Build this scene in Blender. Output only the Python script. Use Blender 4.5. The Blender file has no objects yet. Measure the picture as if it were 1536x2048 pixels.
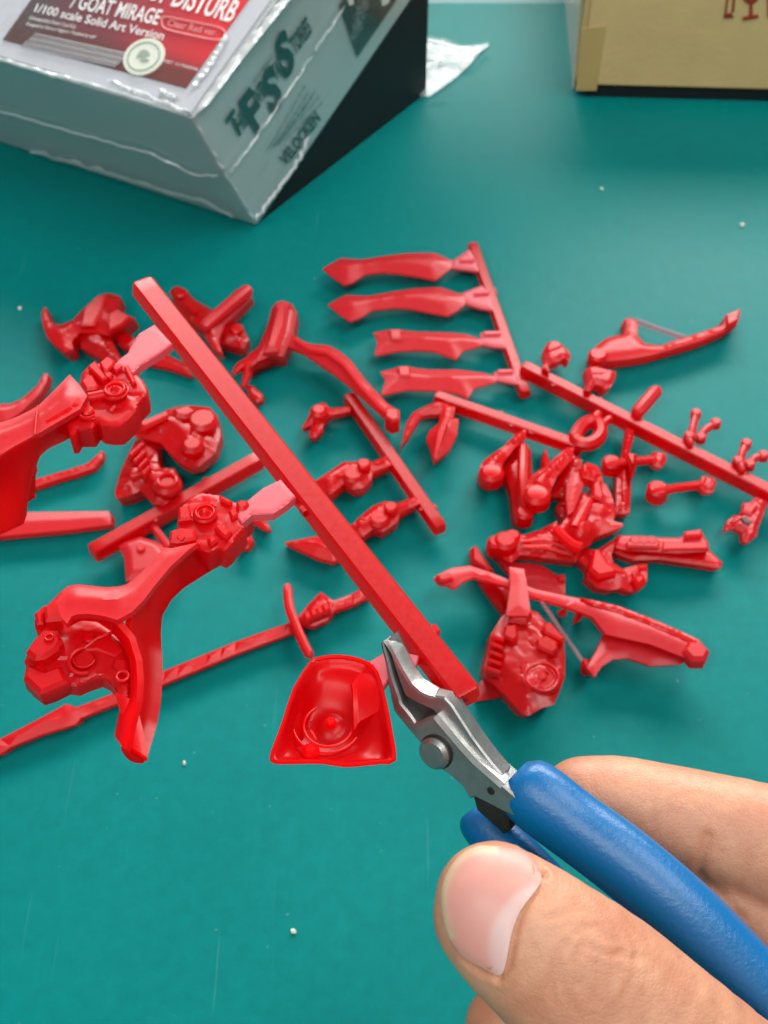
import bpy, bmesh, math, random
import numpy as np
from mathutils import Vector, Matrix, noise
from mathutils.geometry import delaunay_2d_cdt
from mathutils.bvhtree import BVHTree
random.seed(4)
S = bpy.context.scene
COL = S.collection
rad = math.radians

# ------------------------------------------------------------------ camera
F, PITCH, H = 2600.0, rad(48), 0.28          # focal length in photo pixels, tilt below horizontal, height above the mat
FW = Vector((0, math.cos(PITCH), -math.sin(PITCH)))
UP = Vector((0, math.sin(PITCH), math.cos(PITCH)))
RT = Vector((1, 0, 0))
EYE = Vector((0, 0, H))
cam = bpy.data.cameras.new('camera')
co = bpy.data.objects.new('camera', cam)
COL.objects.link(co)
co.location = EYE
co.rotation_euler = (rad(90) - PITCH, 0, 0)
cam.sensor_fit = 'VERTICAL'
cam.sensor_height = 36
cam.lens = F / 2048 * 36
cam.clip_start, cam.clip_end = 0.01, 50
cam.dof.use_dof = True
cam.dof.focus_distance = 0.198
cam.dof.aperture_fstop = 50
S.camera = co

# ------------------------------------------------------------------ world, lamps, exposure
w = bpy.data.worlds.new('World'); S.world = w; w.use_nodes = True
w.node_tree.nodes['Background'].inputs[0].default_value = (0.92, 0.97, 1, 1)
w.node_tree.nodes['Background'].inputs[1].default_value = 0.20

def area(name, loc, target, sx, sy, power, col=(1, 1, 1)):
    l = bpy.data.lights.new(name, 'AREA'); l.shape = 'RECTANGLE'; l.size, l.size_y = sx, sy
    l.energy = power; l.color = col
    o = bpy.data.objects.new(name, l); COL.objects.link(o)
    o.location = loc
    o.rotation_euler = (Vector(target) - Vector(loc)).to_track_quat('-Z', 'Y').to_euler()
    return o
area('ceiling_lamp_far', (0.25, 1.70, 0.98), (0, 0.4, 0), 1.9, 0.6, 46, (1, 0.98, 0.95))
area('ceiling_lamp_over', (0.55, 0.10, 1.3), (0.05, 0.35, 0), 1.0, 0.3, 9, (1, 0.99, 0.97))
area('added_fill_behind', (-0.5, -0.9, 1.7), (0, 0.4, 0), 1.4, 0.7, 20, (1, 0.99, 0.97))  # added soft fill behind the camera, not a lamp of the room
S.view_settings.view_transform = 'Standard'
S.view_settings.look = 'None'
S.view_settings.exposure = 0.22
S.view_settings.gamma = 1
cy = S.cycles
cy.use_denoising = True
cy.denoiser = 'OPENIMAGEDENOISE'; cy.denoising_prefilter = 'ACCURATE'; cy.denoising_input_passes = 'RGB'
cy.sample_clamp_indirect = 1.5
cy.max_bounces = 14; cy.diffuse_bounces = 6; cy.glossy_bounces = 6; cy.transmission_bounces = 10; cy.transparent_max_bounces = 12
cy.caustics_reflective = False; cy.caustics_refractive = False

# ------------------------------------------------------------------ photo geometry -> places in the room
def ray(x, y): return FW + RT * ((x - 768) / F) - UP * ((y - 1024) / F)
def P(x, y, z=0.0):
    d = ray(x, y); return EYE + d * ((z - H) / d.z)
def PD(x, y, d): return EYE + ray(x, y) * d
class Fr:
    'a real plane in the room; maps sight lines to points on it (optionally lifted along its normal)'
    def __init__(s, p0, n):
        s.p0, s.n = Vector(p0), Vector(n).normalized()
        s.e1 = s.n.orthogonal().normalized() if abs(s.n.z) < .99 else Vector((1, 0, 0))
        s.e2 = s.n.cross(s.e1)
    def at(s, x, y, h=0.0):
        d = ray(x, y); return EYE + d * (((s.p0 + s.n * h - EYE).dot(s.n)) / d.dot(s.n))
    def uv(s, x, y):
        q = s.at(x, y) - s.p0; return (q.dot(s.e1), q.dot(s.e2))
    def xyz(s, u, v, h=0.0): return s.p0 + s.e1 * u + s.e2 * v + s.n * h
def mat_plane(z): return Fr((0, 0.35, z), (0, 0, 1))
def zm(s, ox, oy): return lambda *p: [(ox + p[i] * s, oy + p[i + 1] * s) for i in range(0, len(p), 2)]
zA = zm(.33854, 0, 520); zB = zm(.33854, 0, 900); zC = zm(.32552, 420, 540); zD = zm(.3125, 620, 450)
zE = zm(.32552, 780, 700); zF = zm(.34896, 1000, 580); zG = zm(.41667, 840, 1000); zH = zm(.36458, 500, 1140)
zI = zm(.26042, 720, 1240); zJ = zm(.45313, 840, 1460); zK = zm(.15625, 140, 640); zL = zm(.27344, 40, 980)
zM = zm(.23438, 940, 880); zN = zm(.19531, 860, 1060); zO = zm(.18229, 320, 960); px = zm(1, 0, 0)

# ------------------------------------------------------------------ materials
def mat(name):
    m = bpy.data.materials.new(name); m.use_nodes = True
    nt = m.node_tree
    return m, nt, nt.nodes['Principled BSDF'], nt.nodes['Material Output']
def N(nt, typ, **kw):
    n = nt.nodes.new(typ)
    for k, v in kw.items():
        if k in n.inputs.keys(): n.inputs[k].default_value = v
        else: setattr(n, k, v)
    return n
def noise_tex(nt, scale, detail=4, rough=.55, stretch=None, obj=True):
    tc = N(nt, 'ShaderNodeTexCoord')
    mp = N(nt, 'ShaderNodeMapping')
    if stretch: mp.inputs['Scale'].default_value = stretch
    t = N(nt, 'ShaderNodeTexNoise', Scale=scale, Detail=detail, Roughness=rough)
    nt.links.new(tc.outputs['Object'], mp.inputs[0]); nt.links.new(mp.outputs[0], t.inputs['Vector'])
    return t
def ramp(nt, src, a, b, ca, cb):
    r = N(nt, 'ShaderNodeValToRGB')
    r.color_ramp.elements[0].position, r.color_ramp.elements[1].position = a, b
    r.color_ramp.elements[0].color, r.color_ramp.elements[1].color = (*ca, 1), (*cb, 1)
    nt.links.new(src, r.inputs[0]); return r
def bump(nt, bs, src, dist, strength=1.0, prev=None):
    b = N(nt, 'ShaderNodeBump', Strength=strength, Distance=dist)
    nt.links.new(src, b.inputs['Height'])
    if prev: nt.links.new(prev.outputs[0], b.inputs['Normal'])
    nt.links.new(b.outputs[0], bs.inputs['Normal']); return b

def red_plastic(name, base, trl, mixf, rough, trans=.3, spec=.6):
    m, nt, bs, out = mat(name)
    n1 = noise_tex(nt, 260, 3)
    r = ramp(nt, n1.outputs[0], .35, .7, tuple(c * .97 for c in base), base)
    nt.links.new(r.outputs[0], bs.inputs['Base Color'])
    n2 = noise_tex(nt, 900, 4)
    rr = ramp(nt, n2.outputs[0], .3, .75, (rough - .02,) * 3, (rough + .05,) * 3)
    nt.links.new(rr.outputs[0], bs.inputs['Roughness'])
    bs.inputs['IOR'].default_value = 1.5
    bs.inputs['Specular IOR Level'].default_value = spec
    bs.inputs['Transmission Weight'].default_value = trans
    tr = N(nt, 'ShaderNodeBsdfTranslucent'); tr.inputs[0].default_value = (*trl, 1)
    mx = N(nt, 'ShaderNodeMixShader'); mx.inputs[0].default_value = mixf
    nt.links.new(bs.outputs[0], mx.inputs[1]); nt.links.new(tr.outputs[0], mx.inputs[2])
    nt.links.new(mx.outputs[0], out.inputs[0])
    return m
RED = red_plastic('clear_red_resin', (1.0, .002, .008), (1.0, .001, .005), .36, .33, .40, .5)

DEEP = red_plastic('thick_clear_red_resin', (1.0, .001, .005), (1.0, .001, .004), .30, .29, .52, .5)
SHELL = red_plastic('thin_shell_red_resin', (1.0, .002, .007), (1.0, .001, .005), .62, .30, .25, .45)
PALE = red_plastic('thin_frosted_red_resin', (1.0, .024, .038), (1.0, .008, .014), .34, .38, .42, .65)
TAB = red_plastic('frosted_pink_gate_resin', (.96, .16, .20), (1.0, .06, .08), .3, .45, .2, .7)

def simple(name, col, rough=.5, metal=0.0, spec=.5, nscale=None, var=.85, bd=0, bscale=None, stretch=None):
    m, nt, bs, out = mat(name)
    bs.inputs['Base Color'].default_value = (*col, 1)
    bs.inputs['Roughness'].default_value = rough
    bs.inputs['Metallic'].default_value = metal
    bs.inputs['Specular IOR Level'].default_value = spec
    if nscale:
        t = noise_tex(nt, nscale, 5, .6, stretch)
        r = ramp(nt, t.outputs[0], .3, .7, tuple(c * var for c in col), col)
        nt.links.new(r.outputs[0], bs.inputs['Base Color'])
    if bd:
        t = noise_tex(nt, bscale, 5, .6, stretch)
        bump(nt, bs, t.outputs[0], bd)
    return m
# cutting mat: teal vinyl with faint brushed streaks, rub marks and scratches
def mat_vinyl():
    m, nt, bs, out = mat('teal_vinyl')
    a = noise_tex(nt, 7, 5, .6)
    r = ramp(nt, a.outputs[0], .3, .72, (.0002, .152, .146), (.0004, .182, .171))
    s = noise_tex(nt, 14, 6, .7, (60, 2.2, 1))
    r2 = ramp(nt, s.outputs[0], .56, .78, (0, 0, 0), (.09, .09, .09))
    mx = N(nt, 'ShaderNodeMix', data_type='RGBA'); mx.inputs[7].default_value = (.008, .19, .18, 1)
    nt.links.new(r2.outputs[0], mx.inputs[0]); nt.links.new(r.outputs[0], mx.inputs[6])
    d = noise_tex(nt, 26, 6, .65)
    r3 = ramp(nt, d.outputs[0], .62, .8, (0, 0, 0), (.10, .10, .10))
    mx2 = N(nt, 'ShaderNodeMix', data_type='RGBA'); mx2.inputs[7].default_value = (.012, .195, .185, 1)
    nt.links.new(r3.outputs[0], mx2.inputs[0]); nt.links.new(mx.outputs[2], mx2.inputs[6])
    sc = noise_tex(nt, 9, 3, .5, (95, 1.4, 1))
    tcr = [n for n in nt.nodes if n.type == 'MAPPING'][-1]; tcr.inputs['Rotation'].default_value = (0, 0, .16)
    r4 = ramp(nt, sc.outputs[0], .715, .75, (0, 0, 0), (.22, .22, .22))
    mx3 = N(nt, 'ShaderNodeMix', data_type='RGBA'); mx3.inputs[7].default_value = (.10, .27, .26, 1)
    nt.links.new(r4.outputs[0], mx3.inputs[0]); nt.links.new(mx2.outputs[2], mx3.inputs[6])
    nt.links.new(mx3.outputs[2], bs.inputs['Base Color'])
    lint = noise_tex(nt, 520, 2, .5)
    r5 = ramp(nt, lint.outputs[0], .735, .80, (0, 0, 0), (.30, .30, .30))
    mx4 = N(nt, 'ShaderNodeMix', data_type='RGBA'); mx4.inputs[7].default_value = (.25, .40, .38, 1)
    nt.links.new(r5.outputs[0], mx4.inputs[0]); nt.links.new(mx3.outputs[2], mx4.inputs[6])
    gr_ = noise_tex(nt, 240, 4, .7)
    r6 = ramp(nt, gr_.outputs[0], .3, .7, (.90, .90, .90), (1.06, 1.06, 1.06))
    mx5 = N(nt, 'ShaderNodeMix', data_type='RGBA', blend_type='MULTIPLY'); mx5.inputs[0].default_value = 1
    nt.links.new(mx4.outputs[2], mx5.inputs[6]); nt.links.new(r6.outputs[0], mx5.inputs[7])
    nt.links.new(mx5.outputs[2], bs.inputs['Base Color'])
    rr = ramp(nt, a.outputs[0], .3, .7, (.40,) * 3, (.50,) * 3)
    nt.links.new(rr.outputs[0], bs.inputs['Roughness'])
    bs.inputs['Specular IOR Level'].default_value = .09
    f = noise_tex(nt, 1800, 3)
    b1 = bump(nt, bs, f.outputs[0], .00006, .35)
    bump(nt, bs, s.outputs[0], .00015, .5, b1)
    return m
TEAL = mat_vinyl()
TABLE = simple('table_laminate', (.012, .17, .18), .5, nscale=8)
STEEL = simple('tool_steel', (.40, .395, .38), .38, .9, nscale=300, var=.72, bd=.00006, bscale=900)
STEELB = simple('ground_steel', (.72, .72, .69), .46, 1.0, nscale=420, var=.7, bd=.0001, bscale=800, stretch=(1, 1, .25))
DARK = simple('dark_oily_steel', (.05, .045, .04), .45, .6, nscale=300, var=.5)
BLUE = simple('blue_vinyl_grip', (.0005, .125, .345), .33, nscale=60, var=.93, bd=.00010, bscale=1300)
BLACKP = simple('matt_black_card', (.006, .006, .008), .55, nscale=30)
CARD = simple('kraft_board', (.66, .465, .20), .7, nscale=60, var=.90, bd=.00015, bscale=500)
TAPE = simple('brown_tape', (.55, .375, .135), .45, nscale=40)
PRINTR = simple('red_brown_print', (.34, .035, .008), .7, nscale=160, var=.6)
INK = simple('black_ink', (.006, .022, .022), .5)
WHITE = simple('white_print', (.80, .80, .78), .5)
PINK = simple('pale_red_print', (.80, .25, .26), .5)
CRUMB = simple('pale_resin_crumb', (.75, .75, .66), .5, nscale=300)
SILVER = simple('silver_board', (.72, .76, .755), .38, .42, nscale=3, var=.9)
WCARD = simple('white_coated_board', (.54, .565, .61), .4, nscale=6, var=.94)
STICK = simple('dark_grey_sticker', (.05, .05, .052), .4, nscale=240, var=.4)
def clear_film(name, opac, gl, rough, tint=(1, 1, 1), fre=.5):
    m, nt, bs, out = mat(name)
    nt.nodes.remove(bs)
    t = N(nt, 'ShaderNodeBsdfTransparent'); t.inputs[0].default_value = (*tint, 1)
    g = N(nt, 'ShaderNodeBsdfGlossy', Roughness=rough); g.inputs[0].default_value = (.95, .97, .97, 1)
    df = N(nt, 'ShaderNodeBsdfDiffuse'); df.inputs[0].default_value = (.8, .84, .84, 1)
    n1 = noise_tex(nt, 34, 5, .6)
    b = N(nt, 'ShaderNodeBump', Strength=.6, Distance=.0015); nt.links.new(n1.outputs[0], b.inputs['Height'])
    nt.links.new(b.outputs[0], g.inputs['Normal'])
    lw = N(nt, 'ShaderNodeLayerWeight', Blend=.25); nt.links.new(b.outputs[0], lw.inputs['Normal'])
    mm = N(nt, 'ShaderNodeMath', operation='MULTIPLY_ADD'); mm.inputs[1].default_value = fre; mm.inputs[2].default_value = gl
    nt.links.new(lw.outputs['Fresnel'], mm.inputs[0])
    m1 = N(nt, 'ShaderNodeMixShader'); m1.inputs[0].default_value = opac
    nt.links.new(t.outputs[0], m1.inputs[1]); nt.links.new(df.outputs[0], m1.inputs[2])
    m2 = N(nt, 'ShaderNodeMixShader'); nt.links.new(mm.outputs[0], m2.inputs[0])
    nt.links.new(m1.outputs[0], m2.inputs[1]); nt.links.new(g.outputs[0], m2.inputs[2])
    nt.links.new(m2.outputs[0], out.inputs[0])
    return m
FILM = clear_film('shrink_film', .02, .03, .12, fre=.16)
FOLD_GLINT = clear_film('folded_film_glint', .58, .10, .25, fre=.25)  # white put into the colour for the streak highlights on the folds
FOLD2 = clear_film('soft_film_crease', .20, .03, .28, fre=.12)
STRING = clear_film('frosted_thread', .12, .10, .35, (.95, .55, .62))
def label_print():
    m, nt, bs, out = mat('red_grey_label_print')
    tc = N(nt, 'ShaderNodeTexCoord')
    at = N(nt, 'ShaderNodeAttribute', attribute_name='print')
    sep = N(nt, 'ShaderNodeSeparateColor'); nt.links.new(at.outputs['Color'], sep.inputs[0])
    n = noise_tex(nt, 26, 5, .6)
    ad = N(nt, 'ShaderNodeMath', operation='MULTIPLY_ADD'); ad.inputs[1].default_value = .34
    nt.links.new(n.outputs[0], ad.inputs[0]); nt.links.new(sep.outputs[0], ad.inputs[2])
    r = ramp(nt, ad.outputs[0], .22, 1.0, (.075, .045, .05), (.72, .012, .02))
    e = r.color_ramp.elements.new(.55); e.color = (.22, .03, .045, 1)
    mx = N(nt, 'ShaderNodeMix', data_type='RGBA'); mx.inputs[7].default_value = (.085, .03, .022, 1)
    nt.links.new(sep.outputs[1], mx.inputs[0]); nt.links.new(r.outputs[0], mx.inputs[6])
    nt.links.new(mx.outputs[2], bs.inputs['Base Color'])
    bs.inputs['Roughness'].default_value = .35
    return m
LABEL = label_print()
def skin_mat():
    m, nt, bs, out = mat('skin')
    n1 = noise_tex(nt, 85, 7, .7)
    r = ramp(nt, n1.outputs[0], .32, .68, (.49, .20, .115), (.64, .335, .20))
    n2 = noise_tex(nt, 420, 4, .6)
    r2 = ramp(nt, n2.outputs[0], .35, .75, (.93, .88, .86), (1, 1, 1))
    mx = N(nt, 'ShaderNodeMix', data_type='RGBA', blend_type='MULTIPLY'); mx.inputs[0].default_value = 1
    nt.links.new(r.outputs[0], mx.inputs[6]); nt.links.new(r2.outputs[0], mx.inputs[7])
    at = N(nt, 'ShaderNodeAttribute', attribute_name='flush')
    mf = N(nt, 'ShaderNodeMix', data_type='RGBA'); mf.inputs[7].default_value = (.50, .19, .09, 1)
    nt.links.new(at.outputs['Fac'], mf.inputs[0]); nt.links.new(mx.outputs[2], mf.inputs[6])
    nt.links.new(mf.outputs[2], bs.inputs['Base Color'])
    bs.inputs['Roughness'].default_value = .47
    bs.inputs['Subsurface Weight'].default_value = .22
    bs.inputs['Subsurface Radius'].default_value = (1, .35, .18)
    bs.inputs['Subsurface Scale'].default_value = .003
    v = N(nt, 'ShaderNodeTexVoronoi', Scale=1500, feature='DISTANCE_TO_EDGE')
    tc = N(nt, 'ShaderNodeTexCoord'); nt.links.new(tc.outputs['Object'], v.inputs['Vector'])
    rv = ramp(nt, v.outputs['Distance'], 0, .22, (0, 0, 0), (1, 1, 1))
    b1 = bump(nt, bs, rv.outputs[0], .00005, .42)
    w = noise_tex(nt, 170, 6, .7, (1, 1, 1))
    bump(nt, bs, w.outputs[0], .0007, .45, b1)
    return m
SKIN = skin_mat()
def nail_mat():
    m, nt, bs, out = mat('fingernail')
    at = N(nt, 'ShaderNodeAttribute', attribute_name='tone')
    n1 = noise_tex(nt, 140, 4)
    r = ramp(nt, n1.outputs[0], .3, .7, (.90, .92, .92), (1, 1, 1))
    mx = N(nt, 'ShaderNodeMix', data_type='RGBA', blend_type='MULTIPLY'); mx.inputs[0].default_value = 1
    nt.links.new(at.outputs['Color'], mx.inputs[6]); nt.links.new(r.outputs[0], mx.inputs[7])
    nt.links.new(mx.outputs[2], bs.inputs['Base Color'])
    bs.inputs['Roughness'].default_value = .42
    bs.inputs['Subsurface Weight'].default_value = .15
    bs.inputs['Subsurface Scale'].default_value = .002
    return m
NAIL = nail_mat()

# ------------------------------------------------------------------ builders
class Thing:
    'one thing: an Empty at its base that its parts hang from'
    def __init__(s, name, label, cat, at, group=None):
        s.o = bpy.data.objects.new(name, None); COL.objects.link(s.o)
        s.o.empty_display_size = .005
        s.org = Vector(at); s.o.location = s.org
        tag(s.o, label, cat, group)
def tag(o, label, cat, group=None):
    o['label'] = label; o['category'] = cat
    if group: o['group'] = group
class MB:
    def __init__(s): s.bm = bmesh.new()
    def v(s, p): return s.bm.verts.new(p)
    def f(s, vs):
        try: return s.bm.faces.new(vs)
        except ValueError: return None
    def loop_sides(s, A, B, closed=True):
        n = len(A)
        for i in range(n if closed else n - 1):
            j = (i + 1) % n; s.f((A[i], A[j], B[j], B[i]))
    def rings(s, rings, cap0=True, cap1=True):
        R = [[s.v(p) for p in r] for r in rings]
        for a, b in zip(R, R[1:]): s.loop_sides(a, b)
        if cap0: s.f(list(reversed(R[0])))
        if cap1: s.f(R[-1])
    def build(s, name, m, parent=None, org=None, sharp=26, flat=False):
        bm = s.bm
        bmesh.ops.recalc_face_normals(bm, faces=bm.faces)
        par = parent.o if isinstance(parent, Thing) else parent
        o3 = parent.org if isinstance(parent, Thing) else (Vector(org) if org is not None else Vector((0, 0, 0)))
        bmesh.ops.translate(bm, verts=bm.verts, vec=-o3)
        me = bpy.data.meshes.new(name); bm.to_mesh(me); bm.free()
        me.materials.append(m)
        if not flat and len(me.polygons):
            me.polygons.foreach_set('use_smooth', [True] * len(me.polygons))
            me.set_sharp_from_angle(angle=rad(sharp))
        o = bpy.data.objects.new(name, me); COL.objects.link(o)
        if par: o.parent = par
        else: o.location = o3
        return o
    # --- shapes
    def box(s, c, ax, ay, az):
        c, ax, ay, az = map(Vector, (c, ax, ay, az))
        V = [s.v(c + ax * i + ay * j + az * k) for k in (-1, 1) for i, j in ((-1, -1), (1, -1), (1, 1), (-1, 1))]
        s.f(V[3::-1]); s.f(V[4:]); s.loop_sides(V[:4], V[4:])
    def prism(s, fr, pts, h0, h1, bev=.0003):
        uv = np.array([fr.uv(*p) for p in pts])
        ins = inset(uv, bev)
        s.rings([[fr.xyz(u, v, h0) for u, v in uv], [fr.xyz(u, v, h1 - bev) for u, v in uv], [fr.xyz(u, v, h1) for u, v in ins]])
    def tube(s, pts, radii, seg=12, cap=True):
        pts = [Vector(p) for p in pts]; n = len(pts)
        if not hasattr(radii, '__len__'): radii = [radii] * n
        R = []; up = None
        for i in range(n):
            t = (pts[min(i + 1, n - 1)] - pts[max(i - 1, 0)]).normalized()
            if up is None: up = t.orthogonal().normalized()
            up = (up - t * up.dot(t)).normalized(); sd = t.cross(up)
            R.append([pts[i] + (up * math.cos(2 * math.pi * k / seg) + sd * math.sin(2 * math.pi * k / seg)) * radii[i] for k in range(seg)])
        s.rings(R, cap, cap)
    def rod(s, pts, r, seg=10):
        'tube with rounded ends'
        pts = [Vector(p) for p in pts]
        a = (pts[0] - pts[1]).normalized(); b = (pts[-1] - pts[-2]).normalized()
        P2 = [pts[0] + a * r * .8, pts[0] + a * r * .55] + pts + [pts[-1] + b * r * .55, pts[-1] + b * r * .8]
        rr = r if hasattr(r, '__len__') else None
        s.tube(P2, [r * .35, r * .8] + [r] * len(pts) + [r * .8, r * .35], seg)
    def cyl(s, fr, x, y, r, h0, h1, seg=24, bev=.25, dome=0.0):
        u, v = fr.uv(x, y); rr = r
        def ring(q, h): return [fr.xyz(u + q * math.cos(2 * math.pi * k / seg), v + q * math.sin(2 * math.pi * k / seg), h) for k in range(seg)]
        b = bev * min(r, abs(h1 - h0))
        L = [ring(r, h0), ring(r, h1 - b), ring(r - b, h1)]
        if dome:
            for q in (.8, .55, .25): L.append(ring((r - b) * q, h1 + dome * (1 - q * q)))
        s.rings(L)
    def torus(s, fr, x, y, R, r, h, seg=32, a0=0, a1=360):
        u, v = fr.uv(x, y); full = abs(a1 - a0) >= 360
        n = seg if full else seg + 1
        rings = []
        for i in range(n):
            a = rad(a0 + (a1 - a0) * i / seg)
            c = (math.cos(a), math.sin(a))
            rings.append([fr.xyz(u + c[0] * (R + r * math.cos(2 * math.pi * k / 8)), v + c[1] * (R + r * math.cos(2 * math.pi * k / 8)), h + r * math.sin(2 * math.pi * k / 8)) for k in range(8)])
        V = [[s.v(p) for p in q] for q in rings]
        for i in range(n if full else n - 1): s.loop_sides(V[i], V[(i + 1) % n])
        if not full: s.f(V[0][::-1]); s.f(V[-1])
    def bar(s, a, b, wd, ht, up=Vector((0, 0, 1)), draft=.12, end=.0006):
        'moulded runner: flat top, drafted sides, softened ends; a, b on the top centre line'
        a, b = Vector(a), Vector(b); t = (b - a).normalized(); sd = t.cross(up).normalized(); up = sd.cross(t)
        c = wd * .10
        prof = [(-wd / 2 + c, 0), (-wd / 2, -c), (-wd / 2 - wd * draft, -ht * .62), (-wd / 2 + wd * .06, -ht), (wd / 2 - wd * .06, -ht), (wd / 2 + wd * draft, -ht * .62), (wd / 2, -c), (wd / 2 - c, 0)]
        L = []
        n = max(4, int((b - a).length / .004))
        for i in range(n + 1):
            f = i / n; p = a.lerp(b, f)
            k = .86 if i in (0, n) else 1
            wob = noise.noise((p * 160)) * wd * .004
            L.append([p + sd * (x * k + wob) + up * ((y + (0 if k == 1 else -ht * .05)) * k) for x, y in prof])
            if i == 0: L.append([p + t * end + sd * x + up * y for x, y in prof])
            if i == n - 1: L.append([b - t * end + sd * x + up * y for x, y in prof])
        s.rings(L)
    def relief(s, fr, out, thick, crown=.0006, wdt=.002, smooth=0, step=None, bumps=(), rough=.0, prof='round', seed=0, draft=0.0, taper=1.0, lean=0.0):
        'closed solid whose top is the outline filled with a modelled height field'
        if smooth: out = catmull(out, smooth)
        uv = np.array([fr.uv(*p) for p in out])
        if area2(uv) < 0: uv = uv[::-1]; out = out[::-1]
        span = uv.max(0) - uv.min(0)
        st = step or max(.00045 if rough else .0006, float(math.sqrt(span[0] * span[1])) / (38 if rough else 24))
        # even outline
        o2 = []
        for i in range(len(uv)):
            p, q = uv[i], uv[(i + 1) % len(uv)]
            k = max(1, int(np.linalg.norm(q - p) / (st * 1.6)))
            for j in range(k): o2.append(p + (q - p) * j / k)
        o2 = np.array(o2)
        gx = np.arange(uv[:, 0].min() + st / 2, uv[:, 0].max(), st); gy = np.arange(uv[:, 1].min() + st / 2, uv[:, 1].max(), st)
        G = np.array([(x + (st / 2 if k % 2 else 0), y) for k, y in enumerate(gy) for x in gx]).reshape(-1, 2)
        d = pdist(G, uv); ins = pin(G, uv) & (d > st * .45)
        G, d = G[ins], d[ins]
        ring = inset(o2, min(.00022, st * .3))
        dr = pdist(ring, uv); okr = pin(ring, uv) & (dr > 5e-5)
        pts = np.vstack([o2, ring[okr], G]); dd = np.concatenate([np.zeros(len(o2)), dr[okr], d])
        t = np.clip(dd / wdt, 0, 1)
        h = crown * (np.sqrt(np.clip(1 - (1 - t) ** 2, 0, 1)) if prof == 'round' else t if prof == 'roof' else t * t * (3 - 2 * t))
        for (bx, by, br, bh) in bumps:
            c = np.array(fr.uv(bx, by)); q = ((pts - c) ** 2).sum(1) / (br * br)
            h = h + bh * np.exp(-q * q) * np.clip(dd / (br * .4), 0, 1)
        if rough:
            q_ = []
            for p in pts:
                dv, pv = noise.voronoi(Vector((p[0] * 260 + seed, p[1] * 260, seed * 3.1)))
                q_.append(rough * (.6 * noise.cell(pv[0] * 7.3 + Vector((seed, 1, 2))) - .3) - rough * .18 * max(0, 1 - (dv[1] - dv[0]) * 5))
            h = h + np.array(q_) * np.clip(dd / (wdt * .5), 0, 1)
        n = len(o2)
        res = delaunay_2d_cdt([Vector(p) for p in pts], [(i, (i + 1) % n) for i in range(n)], [list(range(n))], 1, 1e-7)
        vs, faces, ov = res[0], res[2], res[3]
        hv = []
        for i, p in enumerate(vs):
            o = ov[i]
            hv.append(h[o[0]] if len(o) else 0.0)
        V = [s.v(fr.xyz(p.x, p.y, hv[i])) for i, p in enumerate(vs)]
        for fc in faces: s.f([V[i] for i in fc])
        # outline verts back
        m = {}
        for i, o in enumerate(ov):
            for k in o: m.setdefault(k, i)
        top = [V[m[i]] for i in range(n)]
        c = uv.mean(0)
        lo = inset(o2, -draft, 1.6) if draft else c + (o2 - c) * taper
        bot = [s.v(fr.xyz(p[0], p[1] + lean * thick, -thick)) for p in lo]
        s.loop_sides(top, bot); s.f(bot)
        for v in V:
            if not v.link_faces: s.bm.verts.remove(v)
    def sheet(s, A, B, th, n=5, bow=0.0, steps=28):
        'curved wall between two 3-D lines, given thickness'
        A = resamp(A, steps); B = resamp(B, steps)
        grid = [[A[i].lerp(B[i], j / n) for j in range(n + 1)] for i in range(steps)]
        nr = []
        for i in range(steps):
            row = []
            for j in range(n + 1):
                du = grid[min(i + 1, steps - 1)][j] - grid[max(i - 1, 0)][j]; dv = grid[i][min(j + 1, n)] - grid[i][max(j - 1, 0)]
                q = du.cross(dv); q = q.normalized() if q.length > 1e-12 else Vector((0, 0, 1))
                if q.dot(EYE - grid[i][j]) < 0: q = -q
                row.append(q)
            nr.append(row)
        T = [[s.v(grid[i][j] + nr[i][j] * bow * math.sin(math.pi * j / n)) for j in range(n + 1)] for i in range(steps)]
        K = [[s.v(grid[i][j] + nr[i][j] * (bow * math.sin(math.pi * j / n) - th)) for j in range(n + 1)] for i in range(steps)]
        for i in range(steps - 1):
            for j in range(n):
                s.f((T[i][j], T[i + 1][j], T[i + 1][j + 1], T[i][j + 1])); s.f((K[i][j], K[i][j + 1], K[i + 1][j + 1], K[i + 1][j]))
            s.f((T[i][0], K[i][0], K[i + 1][0], T[i + 1][0])); s.f((T[i][n], T[i + 1][n], K[i + 1][n], K[i][n]))
        for i in (0, steps - 1):
            for j in range(n): s.f((T[i][j], T[i][j + 1], K[i][j + 1], K[i][j]))
def area2(p): return float(np.sum(p[:, 0] * np.roll(p[:, 1], -1) - np.roll(p[:, 0], -1) * p[:, 1]))
def inset(uv, d, kmin=.6):
    uv = np.asarray(uv, float); sg = 1 if area2(uv) > 0 else -1
    e = np.roll(uv, -1, 0) - uv; L = np.linalg.norm(e, axis=1, keepdims=True) + 1e-12
    nn = np.stack([-e[:, 1], e[:, 0]], 1) / L * sg
    b = nn + np.roll(nn, 1, 0); k = (b * b).sum(1, keepdims=True)
    return uv + b * (2 * d / np.maximum(k, kmin))
def pdist(G, poly):
    best = np.full(len(G), 1e9)
    for i in range(len(poly)):
        a, b = poly[i], poly[(i + 1) % len(poly)]; ab = b - a
        t = np.clip(((G - a) @ ab) / (ab @ ab + 1e-18), 0, 1)
        best = np.minimum(best, np.linalg.norm(G - a - t[:, None] * ab, axis=1))
    return best
def pin(G, poly):
    c = np.zeros(len(G), bool)
    for i in range(len(poly)):
        a, b = poly[i], poly[(i + 1) % len(poly)]
        if a[1] == b[1]: continue
        k = ((a[1] > G[:, 1]) != (b[1] > G[:, 1])) & (G[:, 0] < (b[0] - a[0]) * (G[:, 1] - a[1]) / (b[1] - a[1]) + a[0])
        c ^= k
    return c
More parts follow.
